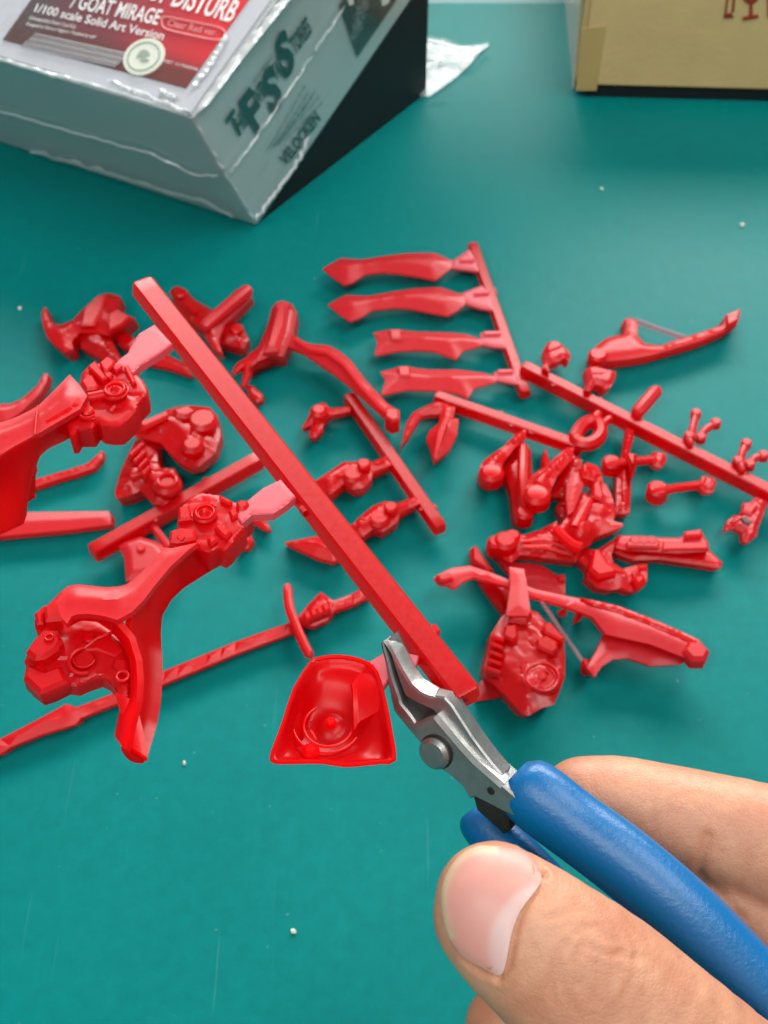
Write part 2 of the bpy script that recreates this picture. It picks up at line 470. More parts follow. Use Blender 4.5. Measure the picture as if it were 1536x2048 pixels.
def catmull(pts, n, closed=True):
    out = []; m = len(pts)
    for i in range(m if closed else m - 1):
        g = (lambda k: pts[k % m]) if closed else (lambda k: pts[min(max(k, 0), m - 1)])
        p0, p1, p2, p3 = g(i - 1), g(i), g(i + 1), g(i + 2)
        for j in range(n):
            t = j / n
            out.append(tuple(.5 * (2 * b + (c - a) * t + (2 * a - 5 * b + 4 * c - d) * t * t + (3 * b - a - 3 * c + d) * t ** 3) for a, b, c, d in zip(p0, p1, p2, p3)))
    if not closed: out.append(tuple(pts[-1]))
    return out
def resamp(L, n):
    L = [Vector(p) for p in L]; d = [0]
    for a, b in zip(L, L[1:]): d.append(d[-1] + (b - a).length)
    out = []
    for i in range(n):
        t = d[-1] * i / (n - 1); k = 0
        while k < len(L) - 2 and d[k + 1] < t: k += 1
        f = (t - d[k]) / max(d[k + 1] - d[k], 1e-9); out.append(L[k].lerp(L[k + 1], min(max(f, 0), 1)))
    return out
def cen(pts, z=0.0): return P(sum(p[0] for p in pts) / len(pts), sum(p[1] for p in pts) / len(pts), z)
def structure(o): o['kind'] = 'structure'; return o

#------------------------------------------------------------------ SETTING
b = MB(); ye = P(1000, 6).y
b.box((0, ye / 2 - .15, -.0015), (.9, 0, 0), (0, ye / 2 + .15, 0), (0, 0, .0015)); structure(b.build('mat', TEAL))
b = MB(); b.box((0, .5, -.013), (1.6, 0, 0), (0, 1.3, 0), (0, 0, .01)); structure(b.build('table_top', TABLE))

#------------------------------------------------------------------ tilted silver carton and what props it up
B0 = P(514, 451, .0003); C0 = P(855, 188)
c = (C0 - B0); c.z = 0; lc = c.length; c.normalize()
lp = Vector((-c.y, c.x, 0))
l = P(0, 284, .0003) - B0; l.z = 0; l.normalize()
phi = rad(24.85)
rv = c * math.cos(phi) + Vector((0, 0, math.sin(phi)))
av = Vector((0, 0, math.cos(phi))) - c * math.sin(phi)
TH, LR, LL = .0622, .26, .30
A0 = B0 + av * TH
def cuboid(mb, o, x, y, z): mb.box(o + (x + y + z) / 2, x / 2, y / 2, z / 2)
ct = Thing('model_kit_carton', 'tilted silver carton in clear shrink film with a red and grey label on top', 'carton', B0)
b = MB(); cuboid(b, B0, rv * LR, l * LL, av * TH)
bmesh.ops.bevel(b.bm, geom=b.bm.edges[:], offset=.0006, segments=2, affect='EDGES')
b.build('box_body', SILVER, ct)
tn = rv.cross(l).normalized(); ffn = av.cross(l).normalized()
if ffn.dot(c) > 0: ffn = -ffn
topf = Fr(A0, tn); sidef = Fr(B0, -lp); frontf = Fr(B0, ffn)
def onface(fr, o, ux, uy, i, j, h=0): return o + ux * i + uy * j + fr.n * h
def quad_sheet(fr, pts, h, m, name, parent, th=.0004):
    q = MB(); q.prism(fr, pts, h - th, h, .0001); return q.build(name, m, parent)
q = MB(); e_ = .0012
tp = [A0 + rv * a_ + l * b_ for a_, b_ in ((e_, e_), (LR - e_, e_), (LR - e_, LL - e_), (e_, LL - e_))]
q.rings([[p + tn * .0002 for p in tp], [p + tn * .0006 for p in tp]]); q.build('top_panel', WCARD, ct)
lab = quad_sheet(topf, px(8, 83, 374, 180, 480, 30, 650, -210, 300, -330), .0011, LABEL, 'printed_label', ct)
# print zones: R = red to the right, G = brown foot band
me = lab.data; at = me.color_attributes.new('print', 'FLOAT_COLOR', 'POINT')
bm = bmesh.new(); bm.from_mesh(me); bmesh.ops.triangulate(bm, faces=bm.faces)
bmesh.ops.subdivide_edges(bm, edges=bm.edges[:], cuts=24, use_grid_fill=True); bm.to_mesh(me); bm.free()
at = me.color_attributes.get('print') or me.color_attributes.new('print', 'FLOAT_COLOR', 'POINT')
def to_px(p):
    q = p - EYE; d = q.dot(FW); return 768 + F * q.dot(RT) / d, 1024 - F * q.dot(UP) / d
lx = (topf.at(374, 180) - topf.at(8, 83)); lxl = lx.length; lx.normalize(); ly = topf.n.cross(lx)
lo = topf.at(8, 83)
for i, v in enumerate(me.vertices):
    q = v.co + ct.org - lo; u, t = q.dot(lx) / lxl, q.dot(ly) / lxl
    g = min(1, max(0, (0.17 - t) / .10))
    at.data[i].color = (min(1, max(0, u * .75 + t * .22 - .04)), g * min(1, max(0, 1.2 - u * .2)) * .85, 0, 1)
def text(parent, fr, s, p0, p1, p2, m, name, h=.0015, bold=.0, res=3):
    'flat lettering: p0-p1 baseline, p2 above p0 gives the capital height'
    cu = bpy.data.curves.new(name, 'FONT'); cu.body = s; cu.resolution_u = res; cu.offset = bold
    to = bpy.data.objects.new(name, cu); COL.objects.link(to)
    dg = bpy.context.evaluated_depsgraph_get(); dg.update()
    me = bpy.data.meshes.new_from_object(to.evaluated_get(dg)); bpy.data.objects.remove(to)
    xs = [v.co.x for v in me.vertices]; x0, x1 = min(xs), max(xs)
    o, X, Y = fr.at(*p0, h), fr.at(*p1, h), fr.at(*p2, h); X -= o; Y -= o
    for v in me.vertices: v.co = o + X * ((v.co.x - x0) / (x1 - x0)) + Y * (v.co.y / .70) - parent.org
    me.materials.clear(); me.materials.append(m)
    ob = bpy.data.objects.new(name, me); COL.objects.link(ob); ob.parent = parent.o; return ob
text(ct, topf, 'D OF DISTURB', (262, -12), (462, 44), (284, -52), WHITE, 'lettering', bold=.018)
text(ct, topf, '/ GOAT MIRAGE', (139, 14), (314, 49), (152, -14), WHITE, 'lettering', bold=.018)
text(ct, topf, '1/100 scale Solid Art Version', (68, 23), (325, 80), (75, 7), WHITE, 'lettering', bold=.012)
text(ct, topf, '(Unassembled Resin Cast Kit)', (58, 38), (150, 57), (61, 31), WHITE, 'small_print')
text(ct, topf, 'Designed by Mamoru Nagano / Modeled by staff', (52, 50), (190, 77), (55, 44), WHITE, 'small_print')
text(ct, topf, 'PROJECT   IS A TRADEMARK', (322, 122), (396, 142), (324, 117), WHITE, 'small_print')
text(ct, topf, 'Clear Red ver.', (334, 51), (432, 72), (339, 38), PINK, 'lettering', bold=.008)
# pill outline round the version note
q = MB(); pill = [topf.at(x, y, .0015) for x, y in catmull(px(330, 34, 385, 44, 437, 55, 450, 66, 444, 78, 425, 79, 375, 69, 332, 58, 324, 46), 5)]
q.tube(pill + [pill[0]], .00028, 6, False); q.build('pill_outline', PINK, ct)
for k in range(9):
    q = MB(); y = 70 + k * 3.1; x = 84 - k * 3.5
    q.prism(topf, px(x - 10, y + 2, x + 178, y + 43, x + 178, y + 44.2, x - 10, y + 3.0), .0011, .00145 , .00002); q.build('pinstripe', WHITE if k % 3 == 0 else PINK if False else WCARD, ct)
q = MB(); sc = Vector(topf.uv(291, 119)); 
q.cyl(topf, 291, 119, .0072, .0011, .0016, 40); seal = q.build('round_seal', simple('cream_seal', (.70, .74, .62), .45), ct)
q = MB(); q.torus(topf, 291, 119, .0055, .0003, .0016)
q.prism(topf, catmull(px(277, 124, 281, 112, 290, 106, 299, 108, 304, 116, 296, 121, 302, 128, 290, 131, 283, 126, 288, 118), 3), .0015, .0019, .0001)
o = q.build('seal_emblem', simple('grey_green_print', (.26, .33, .27), .6), ct)
# side face print
def st(s, p0, p1, p2, nm='lettering', bold=.0, m=INK): return text(ct, sidef, s, p0, p1, p2, m, nm, h=.0007, bold=bold)
st('T', (472, 282), (489, 258), (450, 240), bold=.02)
st('HE', (480, 269), (497, 245), (468, 239), bold=.03)
st('F', (511, 268), (535, 236), (476, 207), bold=.04)
st('IVE', (516, 213), (534, 188), (503, 186), bold=.03)
st('S', (543, 232), (567, 198), (520, 160), bold=.045)
st('TAR', (553, 162), (571, 137), (540, 135), bold=.03)
st('S', (568, 160), (592, 127), (547, 88), bold=.045)
st('TORIES', (591, 110), (625, 62), (578, 80), bold=.03)
st('VOLKS PRESENTS', (506, 168), (548, 113), (503, 163), 'small_print')
for i in range(6):
    st('licensed by toys press all rights reserved'[i * 3: i * 3 + 30], (538 + i * 5 + (i % 2) * 4, 300 - i * 3), (612 + i * 7, 172 + i * 3 + (i % 3) * 9), (534 + i * 5 + (i % 2) * 4, 297 - i * 3), 'small_print', m=simple('grey_print', (.02, .07, .07), .5) if i == 0 else bpy.data.materials['grey_print'])
st('VELOCKEN', (572, 333), (642, 238), (558, 316), bold=.03)
st('________________', (516, 352), (540, 318), (513, 349), 'small_print')
quad_sheet(sidef, px(677, 8, 712, 112, 790, -2, 770, -60, 720, -60), .0009, STICK, 'dark_sticker', ct)
for i in range(5):
    text(ct, sidef, ['NOTICE', 'MODEL KIT', 'LIMITED', 'AGE 15+', 'MADE IN'][i], (707 + i * 3, 84 - i * 20), (726 + i * 7, 54 - i * 22), (700 + i * 3, 71 - i * 19), simple('pale_grey_print', (.3, .32, .32), .5) if i == 0 else bpy.data.materials['pale_grey_print'], 'small_print', h=.0014)
q = MB(); q.prism(sidef, px(688, -8, 694, 10, 702, 6, 700, -12), .0009, .0013, .00005); q.prism(sidef, px(756, -10, 760, 11, 772, 4, 776, -12), .0009, .0013, .00005); q.build('sticker_mark', WHITE, ct)
# clear film round the carton: slack skin, creases and seams whitened as painted highlights
def film_face(o, ux, uy, nn, name, amp=.0012, off=.0016, n=34):
    q = MB(); V = []
    for i in range(n + 1):
        for j in range(n + 1):
            p = o + ux * (i / n) + uy * (j / n)
            e = min(i, n - i, j, n - j) / 4
            V.append(q.v(p + nn * (off + amp * min(1, e) * (noise.noise(p * 38) + .5 * noise.noise(p * 90)))))
    for i in range(n):
        for j in range(n): q.f((V[i * (n + 1) + j], V[(i + 1) * (n + 1) + j], V[(i + 1) * (n + 1) + j + 1], V[i * (n + 1) + j + 1]))
    return q.build(name, FILM, ct)
film_face(A0, rv * LR, l * LL, tn, 'film_panel')
film_face(B0 + av * .002, rv * LR, av * (TH - .002), -lp, 'film_panel', .0005)
film_face(B0 + av * .002, l * LL, av * (TH - .002), ffn, 'film_panel', .0008)
def ribbon(fr, pts, wpx, name='film_fold_glint', m=None, h=.003, jit=1.0, n=60, seed=0):
    'crumpled strip of film along a line; its white colour paints the highlight'
    m = m or FOLD_GLINT
    L = resamp([fr.at(x, y, h) for x, y in pts], n); q = MB(); A = []; Bv = []
    for i in range(n):
        t = (L[min(i + 1, n - 1)] - L[max(i - 1, 0)]).normalized(); sd = t.cross(fr.n)
        wv = wpx * (1 + .6 * jit * noise.noise((i * .16, seed, 0)))
        lift = fr.n * (.0012 * jit * noise.noise((i * .2, seed, 5)))
        taper = min(1, i / 4, (n - 1 - i) / 4) + .05
        wob = sd * (.0008 * jit * noise.noise((i * .15, seed, 9)))
        A.append(L[i] + wob + sd * wv * taper + lift); Bv.append(L[i] + wob - sd * wv * taper + lift + fr.n * .0015 * noise.noise((i * .3, seed, 2)))
    q.sheet(A, Bv, .00012, 3, .0006, n); return q.build(name, m, ct)
ribbon(topf, px(392, 228, 480, 112, 575, -6, 640, -90), .0014, h=.0018, jit=.10)
ribbon(topf, px(384, 176, 420, 130, 440, 95, 452, 70), .0008, h=.003, jit=.5, seed=3)
ribbon(topf, px(384, 232, 300, 206, 180, 168, 90, 145, 0, 118, -120, 82), .0006, h=.0018, jit=.25, seed=5)
ribbon(topf, px(380, 226, 300, 195, 215, 160), .0008, h=.003, seed=6)
ribbon(topf, px(352, 196, 318, 182), .001, h=.003, seed=8)
ribbon(frontf, px(-100, 190, 0, 222, 160, 268, 300, 306, 342, 328, 400, 352, 440, 350), .0005, m=FOLD2, h=.0026, jit=.15, seed=9)
ribbon(frontf, px(60, 302, 160, 330, 320, 380, 400, 402, 450, 425, 466, 436), .0016, m=FOLD2, h=.0022, jit=.5, seed=11)
ribbon(sidef, px(462, 345, 520, 264, 600, 148, 690, 12), .0004, m=FOLD2, h=.0020, jit=.04, seed=12)
ribbon(sidef, px(512, 438, 550, 388, 600, 320, 618, 270), .0010, h=.0024, jit=.4, seed=13)
ribbon(sidef, px(388, 240, 440, 330, 512, 446), .0005, h=.002, jit=.3, seed=14)
# black support the carton leans on
w1 = B0 + c * .0022 + l * .0008; w1.z = 0.0
hgt = (lc - .002) * math.tan(phi) - .0012
b = MB(); tri = [w1, w1 + c * (lc - .002), w1 + c * (lc - .002) + Vector((0, 0, hgt)), w1 + Vector((0, 0, .0003))]
b.rings([tri, [p + l * .25 for p in tri]])
bs_ = b.build('black_support', BLACKP, None, org=w1); tag(bs_, 'matt black wedge under the raised end of the silver carton', 'support')
# loose flap of film behind it
q = MB(); fl = Fr((0, .5, .0015), (0, 0, 1))
q.relief(fl, px(845, 72, 880, 78, 925, 92, 978, 86, 955, 106, 942, 125, 915, 150, 880, 176, 858, 190, 840, 190), .0006, .0015, .006, bumps=[(890, 100, .006, .002), (910, 120, .004, .0015), (880, 150, .005, .0018)], rough=.0022, step=.0012)
q.rod([fl.at(858, 84, .004), fl.at(900, 92, .0045), fl.at(935, 112, .003)], .0011); q.rod([fl.at(860, 172, .003), fl.at(890, 168, .003)], .0008)
q.rod([fl.at(940, 112, .003), fl.at(975, 88, .002)], .0009)
fo = q.build('film_scrap', FOLD2, None, org=P(900, 130)); tag(fo, 'crumpled clear film tail lying on the mat beside the black wedge', 'plastic film')

#------------------------------------------------------------------ cardboard box
K0 = P(1149, 196, .0); kx = (P(1536, 206) - K0).normalized(); ky = Vector((-kx.y, kx.x, 0))
kb = Thing('cardboard_box', 'brown cardboard box with taped corner and red fragile marks', 'box', K0)
zb = .0042
b = MB(); cuboid(b, K0 + Vector((0, 0, zb)), kx * .24, ky * .16, Vector((0, 0, .052)))
bmesh.ops.bevel(b.bm, geom=b.bm.edges[:], offset=.0022, segments=3, affect='EDGES'); b.build('board_body', CARD, kb)
b = MB(); cuboid(b, K0 + kx * .004 + ky * .0015, kx * .23, ky * .15, Vector((0, 0, zb + .0005))); b.build('underside_shade', BLACKP, kb)  # black block standing in for the shade under the box
cf = Fr(K0, -ky)
quad_sheet(cf, px(1163, 56, 1151, 181, 1193, 181, 1213, 50), .0003, TAPE, 'tape_strip', kb)
sf2 = Fr(K0, -kx)
q = MB(); q.prism(sf2, px(1147, 178, 1143, 172, 1116, 0, 1162, 0), -.0002, .0004, .0001); q.build('side_tape', simple('pale_tape', (.62, .55, .46), .25), kb)
q = MB()
q.prism(cf, catmull(px(1484, -30, 1484, -8, 1490, 3, 1501, 8, 1512, 3, 1519, -8, 1519, -30), 4), .0001, .0004, .00005)
q.prism(cf, px(1499, 5, 1505, 5, 1505, 31, 1498, 31), .0001, .00045, .00005)
q.prism(cf, px(1484, 34, 1500, 30, 1516, 29, 1517, 34, 1504, 37, 1487, 40), .0001, .0005, .00005)
q.build('wine_glass_mark', PRINTR, kb)
q = MB()
q.prism(cf, px(1455, -20, 1459, -20, 1453, 26, 1449, 26), .0001, .0004, .00005); q.prism(cf, px(1467, -20, 1472, -20, 1468, 24, 1463, 24), .0001, .0004, .00005)
q.prism(cf, px(1447, 28, 1462, 25, 1468, 34, 1448, 36), .0001, .00045, .00005); q.build('arrow_mark', PRINTR, kb)
q = MB(); q.prism(cf, px(1534, -20, 1542, -20, 1541, 34, 1535, 34), .0001, .0004, .00005); q.build('arrow_mark', PRINTR, kb)

#------------------------------------------------------------------ red kit parts lying on the mat
LOOSE = 'loose clear red kit parts on the mat'
def tone(name, z=0):
    if name in ('runner', 'foot_armour', 'scale_plate', 'helmet_shell', 'shield_shell', 'back_plate', 'shin_guard', 'small_block', 'dark_fin', 'beak', 'grip_strip'): return DEEP
    if name in ('blade', 'rifle_body', 'stock_plate', 'gun_top', 'leaf_facet', 'clear_plate', 'grey_fin_tip', 'split_tube', 'tube_joint', 'flat_bar', 'tusk_blade', 'forked_hinge', 'peg', 'small_joint', 'clip', 'collar_plate', 'shoulder_plate', 'strap', 'tail_plate', 'horn', 'hanging_plate'): return PALE
    if name == 'gate': return TAB
    if name in ('shoulder_wall', 'thigh_band', 'inner_rim', 'claw_tip', 'helmet_bowl'): return SHELL
    return RED
def one(name, label, cat, pts, z, thick=None, group=LOOSE, extra=None, **kw):
    'a loose part that is one moulded piece'
    mb = MB(); fr = mat_plane(z)
    kw.setdefault('lean', .6); kw.setdefault('prof', 'roof')
    mb.relief(fr, pts, thick if thick else z - .0001, **kw)
    if extra: extra(mb, Fr(fr.p0 + fr.n * max(0, kw.get('crown', 0)) * .75, fr.n))
    o = mb.build(name, tone(name), None, org=cen(pts)); tag(o, label, cat, group); return o
def part(name, T, pts, z, thick=None, extra=None, **kw):
    mb = MB(); fr = mat_plane(z)
    kw.setdefault('lean', .6); kw.setdefault('prof', 'roof')
    mb.relief(fr, pts, thick if thick else z - .0001, **kw)
    if extra: extra(mb, Fr(fr.p0 + fr.n * max(0, kw.get('crown', 0)) * .75, fr.n))
    return mb.build(name, tone(name), T)

# claw-shaped fin, top left
def ex(mb, fr):
    mb.prism(fr, zA(500, 300, 580, 225, 640, 215, 600, 330, 560, 400, 480, 400), -.001, .0016, .0007)
    mb.prism(fr, zA(640, 330, 700, 300, 770, 345, 720, 390, 640, 425), -.001, .001, .0005)
one('claw_fin', 'hooked claw fin, furthest left of the red parts', 'model part',
    zA(265, 275, 245, 312, 250, 370, 268, 430, 285, 465, 340, 512, 385, 547, 430, 527, 422, 480, 470, 430, 560, 430, 640, 447, 730, 402, 795, 345, 695, 300, 702, 265, 710, 215, 640, 195, 580, 212, 500, 280, 430, 355, 365, 383, 318, 380, 290, 345), .008, extra=ex, crown=.0016, wdt=.004, prof='roof', rough=.0004)
one('scale_plate', 'small crumpled leaf plate tucked under the claw fin', 'model part',
    zA(465, 440, 550, 405, 650, 450, 715, 590, 650, 612, 540, 552, 480, 520), .006, crown=.002, wdt=.003, prof='roof', rough=.0005)
one('small_block', 'tiny dark red block right of the claw fin', 'model part', zA(685, 450, 735, 428, 812, 470, 770, 535, 705, 505), .004, crown=.0008, wdt=.001, rough=.0003)
one('sword_blank', 'flat red blade half hidden under the held runner', 'model part', zA(850, 610, 960, 545, 1110, 620, 1140, 690, 1000, 640), .003, crown=.0008, wdt=.003, prof='roof')
# foot behind the runner with a tube across
def ex(mb, fr):
    mb.cyl(fr, *zA(1070, 210)[0], .0022, 0, .0016); mb.prism(fr, zA(1100, 230, 1180, 290, 1150, 330, 1080, 270), 0, .0016)
    mb.cyl(fr, *zA(1400, 420)[0], .0022, 0, .0015)
one('foot_armour', 'chunky foot part lying under the short split tube', 'model part',
    zA(1000, 190, 1025, 160, 1060, 155, 1110, 190, 1150, 235, 1240, 285, 1330, 345, 1400, 370, 1445, 420, 1470, 465, 1440, 525, 1380, 510, 1310, 490, 1180, 400, 1110, 350, 1040, 260), .007, extra=ex, crown=.002, wdt=.003, rough=.0007, seed=3)
def ex(mb, fr): mb.rod([fr.at(*p, .001) for p in zA(1215, 390, 1330, 290, 1455, 185)], .0022)
one('split_tube', 'short thick tube lying across the chunky foot part', 'model part',
    zA(1190, 372, 1290, 275, 1395, 175, 1435, 160, 1490, 222, 1440, 275, 1325, 385, 1290, 470, 1312, 552, 1265, 530, 1205, 445), .011, .0055, extra=ex, crown=.0025, wdt=.003)
# long curved tail with tube and claw
T = Thing('tail_arm', 'long curved tail armour with a tube and claw at its left end', 'model part', P(640, 720), LOOSE)
def ex(mb, fr): mb.prism(fr, zC(400, 255, 490, 240, 470, 380, 420, 510, 330, 520), -.001, .0022, .0014); mb.cyl(fr, *zC(445, 240)[0], .0026, -.001, .0018)
part('tube_joint', T, zC(382, 228, 400, 213, 500, 205, 535, 265, 512, 400, 450, 530, 380, 525, 290, 562, 245, 600, 300, 470, 350, 350), .009, extra=ex, crown=.0016, wdt=.002)
mb = MB()
mb.tube([P(*q_, .006) for q_ in zC(330, 530, 250, 580, 180, 600, 140, 640)], [.0035, .0026, .0016, .0006]); mb.tube([P(*q_, .006) for q_ in zC(290, 550, 235, 590, 228, 650, 205, 720)], [.003, .0022, .0014, .0006])
mb.build('claw', tone('claw'), T)
def ex(mb, fr):
    mb.tube([fr.at(*p, .0006) for p in zC(520, 430, 620, 490, 720, 510, 830, 590, 930, 720, 1050, 850, 1110, 900)], [.0010] * 7, 8)
    mb.prism(fr, zC(1080, 870, 1160, 872, 1165, 935, 1120, 950, 1075, 920), -.004, .0016, .0006)
part('tail_plate', T, zC(510, 395, 560, 430, 620, 455, 710, 460, 760, 478, 810, 510, 870, 560, 910, 615, 960, 680, 1090, 820, 1165, 870, 1165, 935, 1120, 945, 1050, 890, 920, 770, 830, 690, 740, 620, 650, 560, 560, 500, 480, 470), .0095, .0055, draft=-.001, extra=ex, crown=.0022, wdt=.004, prof='roof')
one('crumpled_tab', 'small tab just under the tail claw beside the held runner', 'model part', zC(215, 700, 262, 712, 325, 765, 322, 800, 285, 815, 240, 770), .004, crown=.0008, wdt=.001)

def stubs(mb, a, b, wd, n, seed):
    'cut gate nubs and ejector marks along a runner'
    r_ = random.Random(seed); t = (b - a).normalized(); sd = t.cross(Vector((0, 0, 1)))
    for k in range(n):
        p = a.lerp(b, r_.uniform(.06, .94)); sg = r_.choice((-1, 1)); q = r_.uniform(.0006, .0011)
        mb.box(p + sd * sg * wd * .56 - Vector((0, 0, q * 1.2)), t * q * .7, sd * wd * .12, Vector((0, 0, q * .7)))
def runner(T, a, b, wd, ht, z):
    mb = MB(); mb.bar(P(*a, z), P(*b, z), wd, ht); stubs(mb, P(*a, z), P(*b, z), wd, 3, a[0]); return mb.build('runner', tone('runner'), T)
# blade sprue
T = Thing('blade_sprue', 'sprue with four long blades in a row at the back', 'sprue', P(1000, 630), 'part sprues lying on the mat')
runner(T, (946, 484), (1051, 782), .0032, .0034, .0058)
BL = [
 (zD(80, 280, 130, 250, 200, 212, 330, 222, 500, 195, 620, 182, 700, 178, 800, 180, 870, 210, 912, 232, 905, 275, 850, 318, 800, 352, 690, 330, 560, 310, 450, 303, 350, 318, 270, 370, 220, 385, 150, 335), zD(905, 232, 960, 198, 1020, 153, 1050, 200, 1085, 300, 990, 287, 905, 276), (960, 225, 1050, 225, 1052, 240, 960, 242)),
 (zD(115, 510, 165, 480, 230, 448, 370, 455, 540, 425, 680, 405, 830, 398, 930, 430, 1000, 455, 990, 510, 940, 550, 880, 582, 760, 560, 640, 535, 540, 530, 400, 545, 330, 590, 260, 618, 180, 565), zD(960, 442, 1100, 385, 1150, 440, 1185, 552, 1090, 535, 995, 505), (1050, 440, 1140, 430, 1145, 450, 1050, 455)),
 (zD(405, 690, 520, 668, 700, 683, 900, 688, 1000, 700, 1110, 735, 1100, 772, 980, 805, 935, 860, 880, 840, 800, 808, 680, 800, 560, 808, 415, 838, 432, 740), zD(1090, 690, 1230, 684, 1265, 790, 1180, 782, 1090, 765), (1110, 695, 1220, 692, 1222, 712, 1112, 715)),
 (zD(450, 940, 590, 905, 760, 925, 950, 925, 1100, 945, 1195, 968, 1190, 1005, 1050, 1045, 1010, 1110, 950, 1080, 860, 1062, 780, 1060, 620, 1055, 455, 1090, 482, 990), zD(1180, 940, 1310, 935, 1345, 1025, 1180, 992), (1200, 940, 1300, 938, 1302, 955, 1202, 958))]
for i, (o_, t_, s_) in enumerate(BL):
    def ex(mb, fr):
        if i > 1:
            y = 700 if i == 2 else 935; x = 545 if i == 2 else 600
            mb.prism(fr, zD(x - 40, y - 22, x + 40, y - 25, x + 45, y + 40, x - 30, y + 40), 0, .0009, .0005)
    part('blade', T, o_, .0062, .0012, extra=ex, crown=.0015, wdt=.005, prof='roof')
    def ex(mb, fr): mb.prism(fr, zD(*s_), 0, .0012, .0003)
    part('gate', T, t_, .0056, .0018, extra=ex, crown=.0005, wdt=.001)
# small curved oar-like part top right
def ex(mb, fr): mb.cyl(fr, *zF(560, 375)[0], .0030, -.004, .001); mb.prism(fr, zF(1290, 155, 1375, 122, 1358, 190, 1300, 220), -.002, .0014, .0005)
T = Thing('curved_lever', 'lone curved lever with a frosted thread, right of the blade sprue', 'model part', P(1320, 690), LOOSE)
part('lever_body', T, zF(515, 372, 530, 340, 600, 282, 660, 262, 710, 255, 725, 205, 715, 165, 762, 160, 790, 190, 788, 265, 830, 308, 920, 320, 1000, 290, 1160, 240, 1280, 198, 1285, 158, 1378, 120, 1362, 190, 1300, 228, 1150, 290, 1000, 335, 860, 375, 750, 395, 600, 410, 540, 402), .007, extra=ex, crown=.001, wdt=.0025, prof='roof')
mb = MB(); mb.tube([P(*p, .006) for p in zF(780, 175, 900, 220, 1060, 275)], .0009, 8); mb.build('thread', STRING, T)

# long runner on the right with its many little parts
T = Thing('long_sprue', 'long sprue on the right carrying many small fork and peg parts', 'sprue', P(1290, 850), 'part sprues lying on the mat')
runner(T, (1047, 726), (1620, 1016), .0036, .0048, .0085)
def bit(z, *path, r=.0014): mb = MB(); mb.rod([P(*p, z) for p in zF(*path)], r, 9); return mb.build('peg', tone('peg'), T)
def nub(pts, z, name='small_joint', th=.003, holes=None, **kw):
    return part(name, T, pts, z, th, crown=kw.get('crown', .0014), wdt=kw.get('wdt', .0014), rough=.0006, seed=pts[0][0], extra=holes)
nub(zF(248, 345, 270, 305, 305, 290, 345, 305, 385, 340, 405, 375, 395, 410, 365, 390, 335, 410, 300, 415, 275, 440, 285, 470, 240, 445, 262, 405), .010, th=.006)
nub(zF(488, 455, 520, 437, 565, 442, 600, 452, 668, 468, 655, 520, 630, 560, 600, 568, 572, 545, 545, 540, 515, 580, 480, 570, 505, 520), .010, th=.006)
bit(.009, 790, 700, 890, 585, r=.0022); 
mb = MB()
for pth in ((1080, 840, 1150, 850), (1095, 835, 1105, 790, 1122, 715), (1140, 845, 1180, 800, 1232, 768), (1075, 850, 1090, 880)): mb.rod([P(*p, .009) for p in zF(*pth)], .0012, 9)
for q_ in zF(1122, 712, 1235, 766, 1082, 842, 1150, 850): mb.cyl(mat_plane(.009), *q_, .0016, -.0012, .0014, 12, .3)
mb.build('forked_hinge', tone('forked_hinge'), T)
mb = MB()
for pth in ((1360, 985, 1430, 1005), (1375, 980, 1390, 930, 1410, 885), (1425, 1000, 1460, 965, 1505, 950), (1370, 990, 1385, 1030)): mb.rod([P(*p, .009) for p in zF(*pth)], .0012, 9)
for q_ in zF(1410, 885, 1508, 952, 1362, 985, 1430, 1005): mb.cyl(mat_plane(.009), *q_, .0016, -.0012, .0014, 12, .3)
mb.build('forked_hinge', tone('forked_hinge'), T)
mb = MB()
mb.tube([P(*p, .007) for p in catmull(zF(430, 850, 470, 780, 540, 750, 575, 790, 570, 840, 520, 880, 460, 880), 3) + zF(430, 850)], .0022, 8)
mb.rod([P(*p, .0075) for p in zF(540, 750, 560, 715)], .0016); mb.rod([P(*p, .0075) for p in zF(575, 780, 625, 740)], .0013); mb.build('ring_joint', tone('ring_joint'), T)
nub(zF(725, 790, 765, 800, 765, 850, 750, 900, 735, 960, 690, 980, 710, 900, 715, 850), .007, 'chain_link')
mb = MB(); mb.rod([P(*p, .0075) for p in zF(630, 1005, 700, 990, 880, 972)], .0013); mb.cyl(mat_plane(.006), *zF(635, 1008)[0], .0028, -.002, .0024, 12, .25); mb.build('ball_peg', tone('ball_peg'), T)
nub(zF(880, 925, 950, 935, 955, 980, 925, 1020, 880, 1010, 865, 970), .008)
mb = MB(); mb.rod([P(*p, .0075) for p in zF(890, 1160, 1010, 1135, 1150, 1118)], .0013); mb.cyl(mat_plane(.006), *zF(900, 1160)[0], .0032, -.002, .0024, 12, .25); mb.build('ball_peg', tone('ball_peg'), T)
nub(zF(1160, 1065, 1225, 1075, 1240, 1110, 1220, 1160, 1175, 1165, 1142, 1130), .008)
def ex(mb, fr): mb.prism(fr, zF(1390, 1225, 1480, 1245, 1440, 1300, 1380, 1280), -.001, .0012, .0006)
nub(zF(1470, 1185, 1535, 1215, 1478, 1372, 1472, 1410, 1420, 1452, 1392, 1440, 1392, 1395, 1340, 1365, 1290, 1382, 1308, 1320, 1345, 1290, 1372, 1292, 1420, 1225), .007, 'clip', holes=ex)
mb = MB(); mb.prism(mat_plane(.007), zF(1372, 1325, 1400, 1318, 1432, 1345, 1425, 1365, 1385, 1350), -.001, .0016, .0003); mb.build('clip_slot', DARK, T)
one('grip_strip', 'narrow dark red strip standing below the long sprue', 'model part', zF(672, 1000, 750, 1000, 752, 1120, 742, 1282, 665, 1282, 668, 1120), .006, crown=.0012, wdt=.002, rough=.0004,
    extra=lambda mb, fr: mb.prism(fr, zF(700, 960, 780, 970, 770, 1050, 745, 1110, 735, 1040), -.001, .003, .001))

